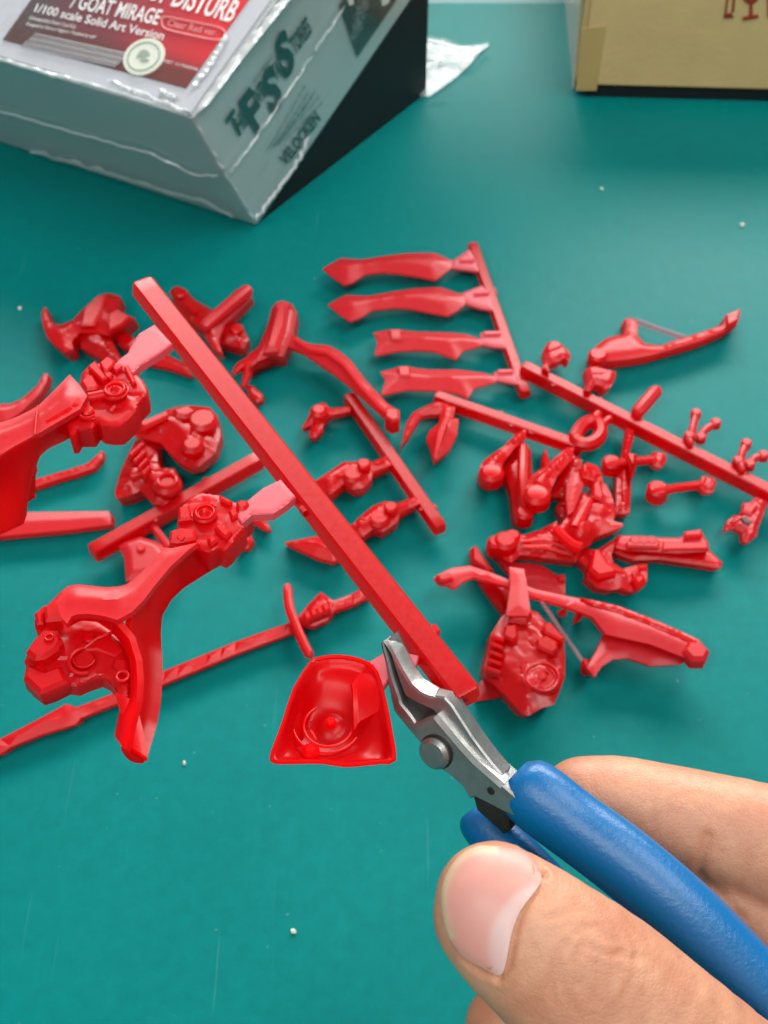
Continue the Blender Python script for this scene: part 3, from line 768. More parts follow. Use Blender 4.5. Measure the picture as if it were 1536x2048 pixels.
# middle sprue with horn, leaf and two boots
T = Thing('boot_sprue', 'short sprue in the middle carrying a leaf, a horn and two boots', 'sprue', P(1010, 850), 'part sprues lying on the mat')
runner(T, (872, 786), (1165, 888), .0033, .0042, .0075)
part('horn', T, zE(290, 315, 372, 340, 330, 395, 250, 395, 195, 405, 155, 465, 110, 540, 70, 592, 85, 510, 105, 440, 140, 385, 200, 352), .008, .004, crown=.0016, wdt=.002)
def ex(mb, fr): mb.tube([fr.at(*p, .0014) for p in zE(350, 420, 310, 520, 275, 670)], [.0009, .0012, .0004], 8)
part('leaf_plate', T, zE(320, 330, 400, 350, 390, 415, 422, 425, 412, 520, 362, 615, 272, 687, 245, 585, 225, 540, 240, 500, 300, 450), .0085, .0045, extra=ex, crown=.0022, wdt=.004, prof='roof')
def ex(mb, fr): mb.cyl(fr, *zE(625, 745)[0], .0036, -.004, .0004, 12, .3, .0003)
part('boot', T, zE(550, 745, 560, 700, 600, 660, 700, 590, 780, 510, 832, 488, 835, 540, 765, 600, 695, 690, 675, 785, 625, 817, 572, 792), .011, .010, extra=ex, crown=.0018, wdt=.003, rough=.0006)
def ex(mb, fr): mb.cyl(fr, *zE(905, 880)[0], .0039, -.004, .0004, 12, .3, .0003)
part('boot', T, zE(830, 865, 850, 800, 880, 765, 980, 690, 1085, 600, 1132, 600, 1122, 660, 1025, 780, 962, 920, 922, 945, 852, 922), .012, .010, extra=ex, crown=.0018, wdt=.003, rough=.0006, seed=4)
def ex(mb, fr):
    mb.rod([fr.at(*p, .0008) for p in zE(820, 610, 815, 800, 825, 960)], .0018); mb.cyl(fr, *zE(825, 1010)[0], .0026, -.003, .0016, 20, .3)
one('shin_guard', 'long hollow shin guard hanging between the two boots', 'model part', zE(765, 600, 830, 578, 868, 620, 872, 760, 892, 900, 895, 990, 870, 1045, 825, 1066, 762, 1042, 745, 870, 690, 725, 730, 690), .0075, extra=ex, crown=.0016, wdt=.0022)
one('thin_spike', 'thin pointed spike standing between the boots', 'model part', zE(952, 600, 985, 690, 960, 720, 935, 690), .005, crown=.0008, wdt=.001)
# skirted body pile right of the boots
T = Thing('torso_part', 'winged torso part with pale leaf facets right of the boots', 'model part', P(1170, 980), LOOSE)
part('back_plate', T, zM(700, 430, 880, 120, 960, 170, 940, 330, 830, 500, 840, 680, 800, 700, 735, 580, 790, 490, 690, 480), .006, crown=.001, wdt=.002, rough=.0004)
part('leaf_facet', T, zM(828, 385, 850, 325, 885, 270, 935, 275, 972, 380, 955, 430, 880, 610, 835, 640, 822, 500), .012, .004, crown=.0014, wdt=.003, prof='roof')
part('shoulder_knob', T, zM(940, 235, 1000, 190, 1085, 220, 1120, 290, 1135, 350, 1085, 360, 1030, 342, 960, 320), .013, .008, crown=.0025, wdt=.003, rough=.0008, seed=9)
def ex(mb, fr):
    mb.tube([fr.at(*p, .0012) for p in zM(1020, 520, 960, 640, 900, 760)], [.0012, .0016, .0018], 8); mb.prism(fr, zM(1040, 390, 1105, 350, 1140, 480, 1130, 545, 1040, 500), -.001, .0014, .0007)
    mb.tube([fr.at(*p, .0008) for p in zM(735, 765, 800, 840, 880, 905, 950, 925)], [.0016] * 4, 8)
part('skirt', T, zM(745, 755, 830, 660, 900, 560, 960, 440, 1030, 490, 1050, 380, 1110, 345, 1160, 380, 1210, 470, 1245, 620, 1222, 690, 1300, 712, 1305, 735, 1240, 762, 1060, 830, 1030, 890, 955, 932, 850, 905, 755, 820), .0105, extra=ex, crown=.002, wdt=.004, prof='roof', rough=.0006, seed=11, bumps=[(*zM(950, 820)[0], .004, .002)])
def ex(mb, fr):
    mb.cyl(fr, *zM(300, 900)[0], .0034, -.002, .003, 10, .3); mb.cyl(fr, *zM(220, 900)[0], .0025, -.002, .0022, 8, .3); mb.cyl(fr, *zM(360, 850)[0], .0022, -.002, .0024, 8, .3)
    for y in (0, 45): mb.tube([fr.at(*p, .001) for p in zM(450, 870 + y, 640, 850 + y * 1.4, 850, 930 + y)], [.0005, .0007, .0005], 6)
one('arm_limb', 'long fluted arm with a knobbly fist under the torso part', 'model part', zM(150, 885, 200, 820, 270, 792, 380, 790, 460, 812, 600, 765, 740, 692, 762, 760, 850, 895, 945, 940, 905, 1040, 700, 1012, 430, 978, 350, 1048, 250, 990, 172, 950), .008, extra=ex, crown=.002, wdt=.003, rough=.0007, seed=2)
def ex(mb, fr):
    mb.prism(fr, zM(1040, 960, 1100, 950, 1180, 1080, 1250, 1130, 1240, 1170, 1090, 1200, 1010, 1130), -.001, .0018, .0009)
    mb.prism(fr, zM(1370, 1200, 1470, 1160, 1500, 1220, 1430, 1280), -.001, .0016, .0009)
one('crumpled_wing', 'folded wing part with a bright red tip below the gun part', 'model part', zM(910, 1002, 1000, 925, 1080, 945, 1160, 890, 1262, 830, 1205, 980, 1225, 1050, 1300, 1100, 1440, 1060, 1512, 1055, 1512, 1200, 1440, 1282, 1360, 1292, 1290, 1262, 1200, 1282, 1085, 1262, 1000, 1185, 1012, 1100), .0075, extra=ex, crown=.002, wdt=.004, prof='roof', rough=.0007, seed=6)
T = Thing('gun_part', 'boxy gun shaped part at the right edge of the pile', 'model part', P(1335, 1105), LOOSE)
part('gun_base', T, zG(930, 250, 960, 232, 1240, 250, 1390, 242, 1452, 300, 1442, 327, 1250, 300, 1150, 285, 1030, 290, 960, 265), .0055, crown=.0006, wdt=.001)
def ex(mb, fr):
    mb.prism(fr, zG(985, 215, 1020, 195, 1150, 205, 1145, 240, 990, 235), -.001, .0012, .0005); mb.prism(fr, zG(1265, 165, 1345, 153, 1352, 185, 1262, 192), -.001, .0016, .0005); mb.prism(fr, zG(1165, 205, 1380, 212, 1382, 240, 1160, 245), -.001, .0007, .0004)
    for x in (1030, 1070, 1110): mb.cyl(fr, *zG(x, 205)[0], .0016, -.001, .0014, 12)
part('gun_top', T, zG(950, 170, 1060, 172, 1140, 180, 1240, 182, 1290, 158, 1350, 150, 1387, 212, 1386, 246, 1240, 256, 990, 240, 940, 228), .0085, .0050, extra=ex, crown=.0006, wdt=.0008)
# fins, rifle, round shield
def ex(mb, fr): mb.prism(fr, zN(430, 200, 470, 175, 545, 290, 640, 420, 560, 420, 430, 330), -.001, .0012, .0006)
one('dark_fin', 'slim dark fin lying under the pale rifle', 'model part', zN(412, 192, 460, 165, 520, 240, 560, 310, 660, 440, 830, 600, 800, 720, 760, 872, 640, 720, 510, 540, 470, 430, 420, 320), .005, extra=ex, crown=.0012, wdt=.0025, prof='roof')
one('clear_plate', 'thin see-through plate beneath the rifle and the arm', 'model part', zN(655, 262, 850, 330, 1130, 355, 1300, 460, 1382, 490, 1384, 670, 1200, 650, 960, 560, 790, 425), .004, crown=.0005, wdt=.002, extra=lambda mb, fr: mb.prism(fr, zN(1310, 480, 1375, 475, 1385, 530, 1320, 540), 0, .0014, .0006))
T = Thing('rifle_part', 'long pale rifle shaped part with pointed muzzle and angular stock', 'model part', P(1140, 1220), LOOSE)
def ex(mb, fr):
    mb.cyl(fr, *zG(1325, 730)[0], .0034, -.003, .0012, 6, .3); mb.prism(fr, zG(75, 368, 140, 355, 160, 385, 100, 400), -.001, .001, .0005)
    mb.prism(fr, zG(1290, 690, 1340, 690, 1355, 715, 1300, 720), 0, .0009, .0003)
part('rifle_body', T, zG(65, 372, 100, 352, 150, 327, 240, 315, 330, 345, 420, 380, 560, 430, 800, 480, 950, 512, 1130, 580, 1340, 675, 1366, 722, 1350, 777, 1280, 760, 1100, 690, 895, 645, 830, 562, 700, 510, 540, 465, 400, 410, 260, 370, 205, 392, 170, 425, 130, 408, 90, 402), .0115, .004, extra=ex, crown=.001, wdt=.003, prof='roof')
mb = MB(); mb.relief(mat_plane(.0125), zG(770, 470, 830, 480, 950, 508, 1130, 576, 1340, 670, 1362, 715, 1335, 700, 1130, 612, 950, 540, 830, 505), .0035, crown=.0005, wdt=.002, lean=.3); mb.build('top_rib', DEEP, T)
part('stock_plate', T, zG(885, 640, 1000, 665, 1290, 745, 1285, 768, 1250, 790, 1110, 796, 1000, 760, 925, 765, 872, 800, 838, 850, 800, 805, 845, 730), .0085, .003, crown=.0006, wdt=.002)
part('spike', T, zG(745, 590, 755, 540, 790, 545, 770, 575), .006, .005, crown=.0006, wdt=.001)
part('trigger', T, zG(668, 530, 700, 520, 705, 550, 685, 552), .006, .005, crown=.0006, wdt=.001)
mb = MB(); mb.tube([P(*p, z_) for p, z_ in zip(zG(580, 480, 660, 600, 785, 780), (.009, .007, .005))], [.0007, .0006, .0006], 8); mb.build('frosted_rod', STRING, T)
mb = MB(); mb.prism(mat_plane(.005), zG(775, 770, 800, 765, 822, 800, 800, 815, 778, 800), -.003, .001, .0006); mb.build('rod_end', RED, T)
T = Thing('round_shield', 'bulky armour with an engraved round boss and a strap, nearest of the pile', 'model part', P(1045, 1330), LOOSE)
def ex(mb, fr):
    b0 = zN(1145, 1515)[0]
    mb.cyl(fr, *b0, .0048, -.003, .0004, 36, .3); mb.torus(fr, *b0, .0041, .0005, .0005); mb.torus(fr, *b0, .0031, .0003, .0004)
    mb.cyl(fr, *b0, .0012, 0, .0010, 16); mb.torus(fr, *b0, .0020, .0003, .0005, 20, 30, 260)
    mb.prism(fr, zN(1080, 1160, 1180, 1115, 1300, 1180, 1310, 1260, 1250, 1310, 1090, 1240), -.002, .0020, .0006)
    mb.prism(fr, zN(1150, 1010, 1220, 970, 1375, 1135, 1355, 1170, 1160, 1080), -.002, .0016, .0005)
    for k in range(5): mb.prism(fr, zN(640 - k * 14, 1110 + k * 80, 760 - k * 8, 1160 + k * 80, 745 - k * 8, 1190 + k * 80, 625 - k * 14, 1140 + k * 80), -.002, .0024 - k * .0001, .0004)
    mb.prism(fr, zN(820, 870, 1010, 840, 1040, 900, 990, 1000, 800, 980), -.002, .0022, .0008); mb.prism(fr, zN(760, 1020, 880, 1010, 900, 1140, 850, 1190, 740, 1130), -.002, .0022, .0006)
part('shield_shell', T, zN(740, 880, 830, 828, 1000, 810, 1100, 842, 1200, 960, 1372, 1130, 1384, 1300, 1380, 1500, 1330, 1650, 1265, 1790, 1150, 1822, 1010, 1902, 940, 1882, 780, 1702, 640, 1570, 565, 1500, 545, 1420, 600, 1200, 620, 1080), .011, extra=ex, crown=.0026, wdt=.005, rough=.0005, seed=5)
part('strap', T, zN(812, 380, 860, 385, 962, 400, 985, 500, 1000, 620, 1030, 830, 1000, 880, 780, 880, 805, 700, 825, 560), .0155, .0025, crown=.0007, wdt=.003)
one('grey_fin_tip', 'small flat fin corner showing under the round shield', 'model part', zN(510, 1560, 600, 1480, 800, 1690, 660, 1728, 470, 1752), .003, crown=.0004, wdt=.002)

# sprue behind the held runner with arms
T = Thing('arm_sprue', 'sprue right of the held runner carrying two bent arms and a claw', 'sprue', P(790, 920), 'part sprues lying on the mat')
runner(T, (698, 786), (881, 1050), .0036, .0042, .0075)
def ex(mb, fr): mb.cyl(fr, *zC(670, 880)[0], .0028, -.003, .002, 12, .4)
part('claw_hand', T, zC(565, 968, 600, 910, 640, 832, 700, 812, 738, 850, 860, 838, 862, 868, 740, 892, 702, 930, 690, 990, 645, 1030, 608, 1022, 622, 950, 580, 970), .0075, .0045, extra=ex, crown=.0018, wdt=.002, rough=.0005)
def ex(mb, fr): mb.cyl(fr, *zC(880, 1250)[0], .0034, -.003, .0006, 14, .3); mb.cyl(fr, *zC(945, 1215)[0], .002, -.003, .0022, 10)
part('bent_arm', T, zC(640, 1300, 740, 1235, 820, 1180, 900, 1178, 930, 1158, 950, 1195, 1080, 1145, 1112, 1198, 1000, 1240, 990, 1290, 940, 1342, 880, 1350, 820, 1312, 740, 1382, 680, 1345), .009, .008, extra=ex, crown=.002, wdt=.0025, rough=.0005, seed=1)
def ex(mb, fr): mb.cyl(fr, *zC(1040, 1520)[0], .0034, -.003, .0006, 14, .3); mb.cyl(fr, *zC(1110, 1480)[0], .002, -.003, .0022, 10)
part('bent_arm', T, zC(865, 1570, 940, 1500, 1000, 1450, 1080, 1418, 1110, 1450, 1260, 1388, 1292, 1432, 1170, 1490, 1150, 1550, 1060, 1612, 1000, 1592, 935, 1640, 880, 1620), .009, .008, extra=ex, crown=.002, wdt=.0025, rough=.0005, seed=7)
one('thorn_blade', 'pointed thorn blade poking out left of the held runner', 'model part', zC(460, 1672, 530, 1660, 650, 1635, 800, 1700, 820, 1760, 750, 1792, 640, 1758, 540, 1710), .006, crown=.0018, wdt=.003, prof='roof')
# left edge parts
one('curved_sabre', 'thin sabre part with an upturned tip at the left', 'model part', zA(100, 1330, 300, 1268, 400, 1240, 520, 1200, 575, 1150, 605, 1125, 602, 1170, 555, 1228, 450, 1265, 350, 1292, 165, 1355, 100, 1370), .004, crown=.0012, wdt=.002, prof='roof')
one('flat_bar', 'broad flat bar running off the left edge', 'model part', zA(-150, 1505, 160, 1490, 640, 1483, 656, 1510, 655, 1562, 400, 1595, 0, 1632, -150, 1645), .005, crown=.0008, wdt=.004, prof='roof')
one('tusk_blade', 'curved tusk blade at the left edge above the held armour', 'model part', zA(-150, 850, 60, 850, 130, 820, 220, 742, 262, 668, 282, 672, 275, 720, 230, 795, 130, 892, 40, 955, -150, 980), .007, .005, crown=.0016, wdt=.004, prof='roof')
# knobbly helmet
T = Thing('beaked_helmet', 'knobbly beaked helmet part left of the held runner', 'model part', P(340, 910), LOOSE)
def ex(mb, fr):
    mb.prism(fr, zA(1020, 910, 1120, 880, 1180, 930, 1100, 960, 1040, 950), -.001, .0024, .001); mb.cyl(fr, *zA(1200, 960)[0], .0045, -.001, .002, 14, .4); mb.cyl(fr, *zA(1140, 1110)[0], .0035, -.001, .0022, 9, .4)
    mb.prism(fr, zA(790, 985, 1000, 900, 1010, 940, 860, 1010), -.001, .0016, .0008)
part('helmet_shell', T, zA(763, 990, 790, 962, 890, 940, 1000, 880, 1060, 865, 1130, 860, 1240, 870, 1285, 930, 1303, 1040, 1270, 1142, 1180, 1215, 1110, 1225, 1050, 1190, 1010, 1150, 950, 1080, 850, 1055, 790, 1032), .011, .007, extra=ex, crown=.0034, wdt=.006, rough=.0010, seed=8)
def ex(mb, fr):
    for k in range(4): mb.prism(fr, zA(760 + k * 26, 1170 + k * 38, 850 + k * 12, 1090 + k * 45, 862 + k * 12, 1110 + k * 45, 775 + k * 26, 1192 + k * 38), -.001, .002, .0005)
    mb.cyl(fr, *zA(985, 1330)[0], .0042, -.001, .0016, 22, .4); mb.torus(fr, *zA(990, 1330)[0], .0026, .0006, .0018)
part('beak', T, zA(800, 1062, 870, 1075, 925, 1090, 930, 1180, 945, 1228, 1030, 1230, 1056, 1282, 1050, 1380, 965, 1452, 900, 1440, 830, 1362, 760, 1392, 690, 1412, 678, 1372, 720, 1230), .009, extra=ex, crown=.003, wdt=.004, rough=.001, seed=12)
# runner on the left with a hanging plate
T = Thing('left_sprue', 'plain sprue left of the held runner with one hanging plate', 'sprue', P(345, 1010), 'part sprues lying on the mat')
runner(T, (182, 1096), (520, 908), .0040, .0048, .0085)
part('hanging_plate', T, zB(700, 570, 735, 545, 830, 513, 920, 540, 955, 560, 1010, 640, 960, 740, 745, 775, 735, 640), .007, .006, crown=.0012, wdt=.002, extra=lambda mb, fr: mb.cyl(fr, *zB(835, 590)[0], .0012, -.001, .0012, 10))
mb = MB(); mb.rod([P(*p, .006) for p in zB(905, 450, 990, 570)], .0012); mb.build('peg', tone('peg'), T)
one('small_paddle', 'small narrow paddle just right of the held joint', 'model part', zO(990, 395, 1060, 395, 1130, 430, 1190, 485, 1208, 530, 1180, 555, 1100, 515, 1000, 450), .004, crown=.001, wdt=.0015)
one('folded_tab', 'small folded tab just below the held joint', 'model part', zO(860, 590, 950, 570, 1000, 615, 1022, 670, 960, 755, 880, 740, 815, 710), .005, crown=.0012, wdt=.0015, prof='roof')
# long sword with cross guard
T = Thing('long_sword', 'long sword part with cross guard running across the lower left', 'model part', P(380, 1330), LOOSE)
part('sword_blade', T, px(604, 1236, 470, 1284, 328, 1342, 234, 1384, 150, 1416, 132, 1408, 70, 1442, 0, 1478, -40, 1500, -40, 1520, 0, 1508, 20, 1494, 80, 1470, 152, 1448, 160, 1436, 240, 1404, 326, 1368, 470, 1308, 604, 1258), .0045, crown=.0016, wdt=.0028, prof='roof')
def ex(mb, fr):
    for k in range(4): mb.prism(fr, zH(290 + k * 34, 250 - k * 14, 330 + k * 34, 238 - k * 14, 345 + k * 34, 280 - k * 14, 305 + k * 34, 300 - k * 14), -.001, .0016 + .0003 * (k % 2), .0006)
part('hilt', T, zH(262, 262, 320, 190, 390, 120, 428, 150, 460, 170, 540, 140, 620, 100, 660, 140, 560, 190, 462, 222, 430, 272, 340, 312, 290, 302), .006, extra=ex, crown=.0016, wdt=.0022, rough=.0006)
mb = MB(); mb.tube([P(*p, .0075) for p in catmull(zH(205, 85, 215, 200, 250, 300, 290, 395, 332, 478), 4, False)], [.0009] + [.0013] * 15 + [.0007], 10); mb.build('cross_guard', tone('cross_guard'), T)

# pale crumbs
for k, (x, y, r_, lb) in enumerate([(1203, 377, .0006, 'tiny pale crumb on the mat below the gap between the boxes'), (1484, 450, .0008, 'tiny pale crumb on the mat near the right edge, below the cardboard box'), (368, 1526, .0005, 'tiny pale crumb on the bare mat near the held claw tip'), (587, 1862, .0006, 'tiny pale crumb alone on the bare mat in front'), (40, 616, .0006, 'tiny pale crumb at the far left edge of the mat')]):
    q = MB(); bmesh.ops.create_icosphere(q.bm, subdivisions=2, radius=r_)
    for v in q.bm.verts: v.co *= 1 + .5 * noise.noise(v.co * 1500 + Vector((k, 0, 0)))
    bmesh.ops.translate(q.bm, verts=q.bm.verts, vec=P(x, y, r_ * .6)); o = q.build('resin_crumb', CRUMB, None, org=P(x, y)); tag(o, lb, 'crumb', 'pale crumbs on the mat')

#------------------------------------------------------------------ the sprue being cut, held above the mat
ZH = .12
fh = mat_plane(ZH)
T = Thing('held_sprue', 'large clear red sprue held up and being clipped, with three armour parts on it', 'sprue', P(620, 970, ZH - .01))
mb = MB(); ta, tb = P(283, 557, ZH), P(936, 1384, ZH)
mb.bar(ta, tb, .0044, .0042, draft=.10, end=.0006); stubs(mb, ta, tb, .0044, 2, 5); mb.build('runner', tone('runner'), T)
HP = lambda z: mat_plane(ZH + z)
def hpart(name, pts, dz, thick, extra=None, **kw):
    mb = MB(); fr = HP(dz); mb.relief(fr, pts, thick, **kw)
    if extra: extra(mb, Fr(fr.p0 + fr.n * max(0, kw.get('crown', 0)) * .75, fr.n))
    return mb.build(name, tone(name), T)
hpart('gate', zK(1085, 62, 1310, 310, 1150, 430, 900, 585, 800, 690, 560, 590, 640, 500, 735, 430, 800, 300, 880, 180, 1000, 110), -.0005, .0016, crown=.0003, wdt=.0006)
hpart('gate', zO(1325, -5, 1490, 185, 1380, 280, 1240, 375, 1010, 385, 900, 480, 840, 400, 880, 300, 1000, 195, 1130, 90), -.0005, .0016, crown=.0003, wdt=.0006)
# upper-left joint and shoulder plate
def ex(mb, fr):
    mb.prism(fr, zK(240, 670, 335, 590, 490, 815, 430, 850), -.002, .0016, .0003)
    mb.prism(fr, zK(385, 600, 490, 515, 585, 575, 560, 640, 500, 700, 440, 690), -.002, .0012, .0003)
    mb.prism(fr, zK(420, 690, 470, 660, 560, 720, 520, 790, 460, 770), -.002, .0008, .0003); mb.prism(fr, zK(540, 650, 640, 590, 700, 640, 590, 710), -.002, .0010, .0003)
    mb.prism(fr, zK(690, 640, 760, 610, 860, 840, 800, 860), -.002, .0010, .0003)
    mb.prism(fr, zK(140, 830, 300, 740, 380, 890, 350, 930, 220, 950), -.003, .0012, .0004)
    u0 = fr.at(*zK(240, 1005)[0], .0004); mb.tube([u0, fr.at(*zK(440, 965)[0], .0004)], .0011, 14)
    c0 = zK(590, 975)[0]
    mb.cyl(fr, *c0, .0021, -.002, .0016, 30, .2); mb.torus(fr, *c0, .0017, .00028, .0017, 30); mb.cyl(fr, *c0, .0010, .0010, .0020, 24, .5, .0006); mb.torus(fr, *c0, .0023, .00025, .0013, 30, -140, 80)
    mb.cyl(fr, *zK(230, 1180)[0], .0012, -.002, .0008, 20); mb.torus(fr, *zK(230, 1220)[0], .0014, .0003, .0006, 20, 180, 330)
    mb.prism(fr, zK(110, 1275, 300, 1240, 330, 1280, 220, 1300), -.002, .0006, .0003)
hpart('shoulder_joint', zK(150, 700, 220, 620, 300, 588, 400, 560, 480, 510, 600, 560, 720, 500, 840, 620, 840, 680, 950, 800, 1000, 900, 992, 975, 885, 1080, 855, 1180, 765, 1285, 650, 1385, 520, 1390, 400, 1372, 345, 1325, 290, 1412, 110, 1415, 70, 1490, 0, 1500, -60, 1300, 130, 1160, 215, 990, 130, 820), -.0016, .0042, extra=ex, crown=.0008, wdt=.0012, rough=.0003, seed=3)
hpart('shoulder_plate', zA(412, 676, 472, 740, 516, 802, 472, 880, 360, 945, 230, 1022, 100, 1090, 0, 1152, -160, 1240, -160, 985, 0, 960, 70, 940, 130, 912, 225, 862, 330, 760), .001, .0012, crown=.0012, wdt=.005, prof='smooth')
mb = MB(); mb.tube([HP(.0022).at(*p) for p in zA(222, 862, 214, 930, 206, 1030)], [.0002] * 3, 6); mb.build('panel_line', RED, T)
mb = MB()
A = [HP(.0009).at(*p) for p in zA(505, 815, 470, 880, 360, 945, 230, 1022, 100, 1090, 0, 1152, -160, 1240)]
Bq = [HP(-z_).at(*p) for p, z_ in zip(zA(462, 1000, 400, 1062, 290, 1112, 195, 1195, 165, 1262, 160, 1500, 140, 1560, 0, 1625, -160, 1690), (.004, .005, .006, .007, .009, .013, .014, .015, .016))]
mb.sheet(A, Bq, .0014, 8, .0008, 40); mb.build('shoulder_wall', tone('shoulder_wall'), T)
# middle joint, collar, band, inner frame
def ex(mb, fr):
    c0 = zO(500, 412)[0]
    mb.cyl(fr, *c0, .0020, -.002, .0012, 32, .15); mb.torus(fr, *c0, .0015, .00018, .0014, 32); mb.cyl(fr, *c0, .0011, .0008, .0014, 26, .5, .0007); mb.torus(fr, *c0, .0022, .0002, .0010, 32, 40, 200)
    mb.prism(fr, zO(205, 340, 330, 310, 360, 470, 210, 490), -.002, .0012, .0004); mb.prism(fr, zO(600, 560, 650, 500, 800, 610, 740, 680, 690, 660), -.002, .0012, .0004); mb.prism(fr, zO(520, 680, 600, 620, 640, 700, 560, 760), -.002, .0010, .0004)
    mb.prism(fr, zO(650, 190, 800, 270, 770, 310, 660, 250), -.002, .001, .0003); mb.cyl(fr, *zO(910, 310)[0], .0011, -.002, .0012, 20, .4); mb.prism(fr, zO(750, 370, 850, 300, 870, 420, 790, 470), -.002, .0009, .0004)
    mb.cyl(fr, *zO(245, 690)[0], .0007, -.001, .0016, 14); mb.prism(fr, zO(120, 610, 230, 570, 400, 590, 400, 700, 210, 740, 110, 730), -.003, .0014, .0004)
hpart('hip_joint', zO(190, 445, 205, 325, 290, 242, 400, 160, 480, 150, 560, 160, 700, 190, 790, 240, 860, 262, 930, 262, 1012, 330, 1010, 400, 915, 482, 942, 542, 845, 655, 780, 740, 705, 800, 640, 768, 540, 820, 360, 760, 230, 745, 100, 740, 108, 650, 190, 560), -.0014, .0040, extra=ex, crown=.0007, wdt=.0010, rough=.0003, seed=6)
hpart('collar_plate', zL(1050, 420, 1110, 425, 1300, 385, 1240, 430, 1100, 560, 1000, 680, 900, 810, 820, 890, 710, 950, 610, 920, 500, 905, 420, 908, 375, 925, 345, 978, 300, 930, 268, 810, 300, 760, 345, 705, 420, 690, 520, 700, 630, 712, 720, 705, 780, 690, 880, 610, 970, 520, 1010, 470), .0012, .0012, crown=.0014, wdt=.006, prof='smooth')
mb = MB()
A = [HP(z_).at(*p) for p, z_ in zip(zL(1340, 380, 1240, 432, 1100, 560, 1000, 680, 900, 810, 830, 890, 800, 1000, 845, 1180, 862, 1300, 855, 1500, 820, 1700, 760, 1870), (-.001, .0006, .0008, .001, .001, .0006, -.001, -.002, -.0025, -.003, -.003, -.003))]
Bq = [HP(z_).at(*p) for p, z_ in zip(zL(1485, 525, 1400, 590, 1200, 715, 1110, 800, 1040, 920, 1030, 1060, 1042, 1250, 1042, 1400, 1030, 1560, 1000, 1720, 960, 1860, 930, 1960), (-.006, -.006, -.006, -.006, -.007, -.007, -.007, -.007, -.007, -.007, -.006, -.005))]
mb.sheet(A, Bq, .0013, 8, -.0010, 56); mb.build('thigh_band', tone('thigh_band'), T)
mb = MB()
A = [HP(z_).at(*p) for p, z_ in zip(zL(375, 925, 430, 905, 610, 920, 710, 985, 800, 1090, 850, 1250, 860, 1400, 850, 1560, 800, 1760, 770, 1900), (.0006, .0006, .0006, 0, -.001, -.002, -.0024, -.003, -.003, -.003))]
Bq = [HP(z_).at(*p) for p, z_ in zip(zL(350, 1010, 440, 955, 560, 965, 660, 1030, 740, 1120, 790, 1240, 806, 1380, 800, 1520, 720, 1640, 690, 1790), (-.004, -.004, -.004, -.004, -.0045, -.005, -.005, -.005, -.005, -.005))]
mb.sheet(A, Bq, .0010, 5, .0004, 48); mb.build('inner_rim', tone('inner_rim'), T)
mb = MB(); mb.sheet([HP(-.004).at(*p) for p in zL(700, 1480, 760, 1700, 800, 1880)], [HP(-.0045).at(*p) for p in zL(850, 1560, 900, 1750, 935, 1960)], .001, 4, .0003, 20); mb.build('claw_tip', tone('claw_tip'), T)
def ex(mb, fr):
    c0 = zL(480, 1265)[0]; mb.cyl(fr, *c0, .0016, -.002, .0011, 28, .2); mb.torus(fr, *c0, .0024, .0004, .0006, 30, 100, 290); mb.torus(fr, *c0, .0016, .0002, .0011, 30, 180, 350)
    mb.prism(fr, zL(190, 1075, 290, 1080, 330, 1160, 290, 1230, 200, 1290, 130, 1300, 60, 1240, 120, 1150), -.002, .0024, .0006); mb.torus(fr, *zL(235, 1150)[0], .0006, .0002, .0026, 16)
    mb.prism(fr, zL(190, 910, 270, 830, 310, 940, 320, 1000, 200, 1010), -.002, .0020, .0005); mb.prism(fr, zL(110, 930, 190, 860, 180, 1000, 130, 1010), -.002, .0012, .0005)
    mb.cyl(fr, *zL(510, 1105)[0], .0008, -.001, .0010, 16); mb.tube([fr.at(*p, .0005) for p in zL(470, 1160, 560, 1090, 680, 1040)], [.0003] * 3, 6)
    mb.prism(fr, zL(430, 1170, 540, 1120, 660, 1060, 760, 1180, 700, 1230, 560, 1180, 460, 1190), -.002, .0005, .0003)
    mb.prism(fr, zL(690, 1250, 790, 1250, 800, 1370, 730, 1350, 680, 1300), -.002, .0010, .0005); mb.torus(fr, *zL(755, 1390)[0], .0009, .0003, .0010, 18)
    mb.prism(fr, zL(30, 1390, 60, 1285, 190, 1340, 300, 1300, 360, 1420, 200, 1490, 150, 1505), -.002, .0009, .0006)
hpart('inner_frame', zL(105, 955, 160, 895, 290, 755, 330, 720, 370, 760, 380, 920, 560, 950, 660, 1020, 760, 1130, 800, 1250, 812, 1400, 800, 1520, 720, 1530, 690, 1450, 640, 1400, 585, 1375, 500, 1405, 420, 1440, 350, 1430, 250, 1480, 160, 1510, 95, 1460, 25, 1390, 45, 1290, 30, 1255, 80, 1150, 130, 1070, 110, 1010), -.0052, .0025, extra=ex, crown=.0008, wdt=.002, rough=.0003, seed=9)
